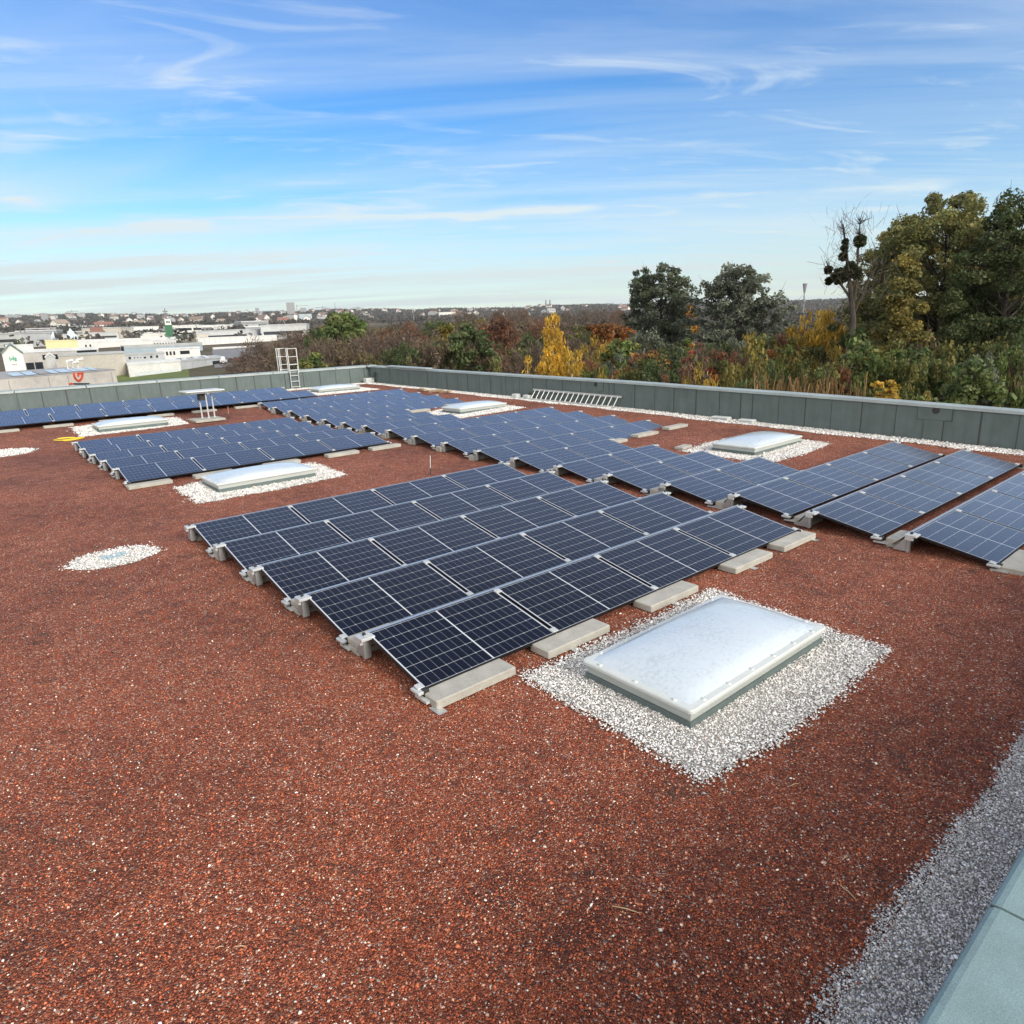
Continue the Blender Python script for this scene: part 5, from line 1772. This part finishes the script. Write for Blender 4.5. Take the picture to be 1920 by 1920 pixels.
for uu, vv in ((1583, 440), (1587, 475), (1611, 440), (1613, 420), (1556, 508), (1592, 520), (1608, 480), (1645, 500), (1581, 430), (1612, 415)):
    for k_ in range(9):
        du, dv = rt.gauss(0, 7), -min(24, abs(rt.gauss(11, 7)))
        tr.tube([P_(uu, vv), P_(uu + du * .6, vv + dv * .5, d + rt.gauss(0, .4)), P_(uu + du, vv + dv, d + rt.gauss(0, .8))], [.022, .015, .006], 4, cap=False)
child(tr, 'trunk', M['bark'], e)
rng = np.random.default_rng(77)
hub = np.array([P_(*q) for q in ((1583, 440), (1587, 470), (1590, 500), (1611, 440), (1610, 470), (1612, 420), (1558, 510), (1570, 522), (1592, 525), (1608, 500), (1630, 520), (1640, 505), (1620, 545), (1581, 425), (1600, 545), (1645, 540))])
n_ = 520
ci = rng.integers(0, len(hub), n_)
st_ = hub[ci] + rng.normal(0, .42, (n_, 3))
out = unit(rng.normal(0, .6, (n_, 3)) + np.array([0, 0, .7]))
ln = .27 * np.exp(np.clip(rng.normal(0, .4, (n_, 1)), -.6, .5))
sd_ = unit(np.cross(out, rng.normal(0, 1, (n_, 3))))
o = link('twigs', raw_mesh('twigs', quads(st_ + out * ln, out * ln, sd_ * .007).reshape(-1, 3), 4, pal(rng, n_, [(.10, .085, .07, 1)]), M['twig']), e)
o.matrix_parent_inverse = Matrix.Translation(e.location).inverted()
Vv, Cv = [], []
for uu, vv, rp in ((1574, 518, 15), (1553, 506, 6.5), (1554, 527, 6), (1585, 454, 5), (1583, 465, 5), (1581, 481, 7), (1594, 501, 10), (1613, 452, 11), (1606, 515, 8)):
    r_ = rp / FPX * np.dot(P_(uu, vv) - CAM, FWD)
    n_ = int(70 * rp)
    off = rng.normal(0, 1, (n_, 3))
    off = unit(off) * rng.random((n_, 1)) ** .55 * r_ * .92
    cc = P_(uu, vv) + off
    ax = unit(off + rng.normal(0, .3 * r_, (n_, 3)))
    bx = unit(np.cross(ax, rng.normal(0, 1, (n_, 3))))
    Vv.append(quads(cc, ax * .09, bx * .04).reshape(-1, 3))
    Cv.append(pal(rng, n_, [(.030, .040, .016, 3), (.05, .058, .022, 2), (.022, .03, .014, 2)]))
    o = link('mistletoe', raw_mesh('mistletoe', Vv[-1], 4, Cv[-1], M['leaf']), e)
    o.matrix_parent_inverse = Matrix.Translation(e.location).inverted()

# shared kinds for the rest of the wood: trees of about 10 m by 8 m, scaled when planted
KIND = {}
for k_, kw in dict(
        bare=dict(base=.18, prof='vase', palette=PAL['brown'], nclump=120, lpc=3, leaf=.25, clump=.7, bare=26, twiggy=.055, limbs=80, trunk=.14, stems=3),
        bare2=dict(base=.12, prof='dome', palette=PAL['rust'], nclump=130, lpc=8, leaf=.22, clump=.7, bare=22, twiggy=.055, limbs=70, trunk=.14, stems=4),
        thin=dict(base=.25, prof='round', palette=PAL['brown'] + PAL['olive'][:1], nclump=120, lpc=18, leaf=.20, clump=.65, bare=12, twiggy=.05, limbs=60, trunk=.14, stems=2),
        dark=dict(base=.10, prof='dome', palette=PAL['dark'], nclump=140, lpc=110, leaf=.125, clump=.6, limbs=25, trunk=.14),
        olive=dict(base=.10, prof='dome', palette=PAL['olive'] + PAL['dark'][1:2], nclump=130, lpc=105, leaf=.12, clump=.58, limbs=30, trunk=.14),
        green=dict(base=.10, prof='round', palette=PAL['green'][:3] + PAL['olive'][:1], nclump=130, lpc=105, leaf=.12, clump=.58, limbs=30, trunk=.14),
        gold=dict(base=.10, prof='dome', palette=PAL['gold'] + PAL['olive'][:2], nclump=120, lpc=105, leaf=.12, clump=.56, droop=.5, limbs=30, trunk=.14),
        rust=dict(base=.10, prof='dome', palette=PAL['rust'] + PAL['orange'][1:3], nclump=120, lpc=90, leaf=.12, clump=.56, bare=6, twiggy=.04, limbs=40, trunk=.14),
        grey=dict(base=.10, prof='round', palette=PAL['grey'], nclump=130, lpc=105, leaf=.12, clump=.58, limbs=30, trunk=.14)).items():
    KIND[k_] = [tree_meshes(k_, 500 + 7 * v_ + len(KIND), 10.0, 8.0, **kw) for v_ in range(2)]
KL = dict(bare='leafless grey-brown tree within the thicket beyond the far corner', bare2='reddish leafless tree within the thicket beyond the far corner', thin='thin half-bare brownish tree within the wood beyond the parapet',
          dark='dark green tree filling the wood beyond the parapet', olive='dull olive tree filling the wood beyond the parapet', green='mid green tree filling the wood beyond the parapet',
          gold='dull golden tree filling the wood behind the right parapet', rust='rust-brown tree filling the wood behind the right parapet', grey='grey-green tree filling the wood behind the right parapet')
rw = random.Random(31)


def filler(u, vt, wpx, d, kind):
    plant(u, vt, wpx, d, KL[kind], name='bare_tree' if kind.startswith('bare') else 'wood_tree', cat='tree', group='%s trees of the wood beyond the parapet' % {'bare': 'leafless', 'bare2': 'reddish leafless', 'thin': 'half-bare'}.get(kind, kind),
          shared=KIND[kind][rw.randrange(2)], yaw=rw.uniform(0, 6.28))


# treeline heights (picture rows) of the thicket beyond the far corner, as seen from the roof
LINE = [(440, 684), (500, 660), (540, 636), (590, 612), (640, 604), (700, 606), (760, 604), (830, 606), (900, 600), (960, 600), (1040, 604), (1110, 604)]
lu, lv = zip(*LINE)
for row, (dist, off, step) in enumerate(((150, 0, 30), (118, 12, 34), (92, 28, 38), (74, 46, 42))):
    u = 452 + row * 18
    while u < 1120:
        vt = float(np.interp(u, lu, lv)) + off + rw.uniform(-8, 10)
        r_ = rw.random()
        if u < 560:
            kind = 'bare' if r_ < .6 else ('thin' if r_ < .85 else 'olive')
        elif u < 830:
            kind = 'bare' if r_ < .34 else 'bare2' if r_ < .52 else 'thin' if r_ < .72 else 'olive' if r_ < .88 else 'dark'
        else:
            kind = 'bare' if r_ < .30 else 'bare2' if r_ < .42 else 'thin' if r_ < .58 else 'dark' if r_ < .76 else 'olive' if r_ < .9 else 'rust'
        filler(u, vt, rw.uniform(75, 110), dist * rw.uniform(.93, 1.07), kind)
        u += step * rw.uniform(.8, 1.25)
# far bare trees whose tips break the skyline
for i in range(16):
    filler(rw.uniform(850, 1180), rw.uniform(580, 592), rw.uniform(26, 44), rw.uniform(230, 300), 'bare' if rw.random() < .7 else 'bare2')
# layers behind the right parapet
LINE2 = [(1080, 650), (1180, 640), (1300, 628), (1400, 640), (1470, 622), (1560, 612), (1650, 610), (1760, 600), (1860, 600), (1940, 590)]
lu2, lv2 = zip(*LINE2)
for row, (dist, off, step) in enumerate(((66, 0, 44), (54, 22, 50), (44, 44, 56), (37, 66, 62))):
    u = 1085 + row * 17
    while u < 1960:
        vt = float(np.interp(u, lu2, lv2)) + off + rw.uniform(-10, 12)
        r_ = rw.random()
        kind = 'olive' if r_ < .26 else 'green' if r_ < .46 else 'gold' if r_ < .60 else 'rust' if r_ < .74 else 'dark' if r_ < .86 else 'grey' if r_ < .93 else 'thin'
        filler(u, vt, rw.uniform(105, 160), dist * rw.uniform(.95, 1.05), kind)
        u += step * rw.uniform(.8, 1.25)
for u, vt, w_, d, kd in ((1860, 560, 110, 56, 'dark'), (1640, 560, 90, 58, 'dark'), (1900, 500, 100, 60, 'dark'), (1850, 640, 100, 44, 'dark'), (1680, 600, 80, 60, 'olive')):
    filler(u, vt, w_, d, kd)
# dry reeds just over the right parapet
rng = np.random.default_rng(9)
cl_ = []
for i in range(380):
    uu = rng.choice([1420, 1465, 1500, 1535, 1560, 1610]) + rng.normal(0, 13)
    dd = rng.uniform(32, 38)
    q = at(uu, 712 + rng.normal(0, 11) + (uu - 1400) * .05, dd)
    cl_.append(q)
cl_ = np.array(cl_)
ln = rng.uniform(.5, 1.2, (len(cl_), 1))
dirs = unit(np.array([0, 0, 1.0]) + rng.normal(0, .16, (len(cl_), 3)))
sd_ = unit(np.cross(dirs, rng.normal(0, 1, (len(cl_), 3))))
V1 = quads(cl_ - dirs * ln, dirs * ln, sd_ * .016)
me = raw_mesh('dry_reeds', V1.reshape(-1, 3), 4, pal(rng, len(cl_), PAL['reed']), M['twig'])
tag(link('dry_reeds', me), 'dry straw-coloured reeds behind the right parapet', 'reeds', kind='stuff')

# far woods and hedges
rng = np.random.default_rng(15)
n_ = 15000
rad = np.concatenate([rng.uniform(1150, 3700, n_), rng.uniform(420, 1150, 2600), rng.uniform(300, 900, 1600)])
azi = np.concatenate([np.radians(rng.uniform(-3, 84, n_)), np.radians(rng.uniform(-2, 24, 2600)), np.radians(rng.uniform(30, 84, 1600))])
x, y = CAM[0] + rad * np.sin(azi), CAM[1] + rad * np.cos(azi)
z = G(x, y) + hill(rad, azi)
kp = np.ones(len(x), bool)
kp[n_:n_ + 2600] = (rng.random(2600) < np.where(rad[n_:n_ + 2600] < 800, .10, .45))
x, y, z, rad, azi = x[kp], y[kp], z[kp], rad[kp], azi[kp]
ht = rng.uniform(5, 10, len(x)) * np.where(rad > 1100, 1.15, .8)
cols = pal(rng, len(x), [(.085, .080, .072, 5), (.115, .098, .085, 4), (.065, .072, .055, 3), (.13, .10, .075, 1.5), (.10, .105, .075, 1)])
Vs, Cs = [], []
for k_ in range(13):
    n3 = len(x)
    offx = rng.normal(0, .28, (n3, 3)) * ht[:, None] * np.array([1.1, 1.1, .6])
    c_ = np.stack([x, y, z + ht * .55], 1) + offx
    a = unit(rng.normal(0, 1, (n3, 3)))
    b_ = unit(np.cross(a, rng.normal(0, 1, (n3, 3))))
    Vs.append(quads(c_, a * ht[:, None] * .16, b_ * ht[:, None] * .12).reshape(-1, 3))
    Cs.append(cols * rng.uniform(.75, 1.25, (n3, 1)))
me = raw_mesh('distant_woods', np.concatenate(Vs), 4, np.concatenate(Cs), M['leaf'])
tag(link('distant_woods', me), 'bare brown woods and hedges over the far hillside', 'woods', kind='stuff')

# ------------------------------------------------------------------ the air over the town
hz = MB().box(-2500, 7200, -2500, 7200, -130, 330).build('haze', None)
hz.data.materials.clear()
m = bpy.data.materials.new('haze')
m.use_nodes = True
t = m.node_tree
t.nodes.clear()
vp = N(t, 'ShaderNodeVolumePrincipled')
vp.inputs['Color'].default_value = (0.90, 0.94, 0.97, 1)
vp.inputs['Density'].default_value = HAZE
vp.inputs['Anisotropy'].default_value = 0.2
L(t, vp.outputs[0], N(t, 'ShaderNodeOutputMaterial').inputs['Volume'])
hz.data.materials.append(m)
tag(hz, 'thin pale haze over the town and hills', kind='stuff')
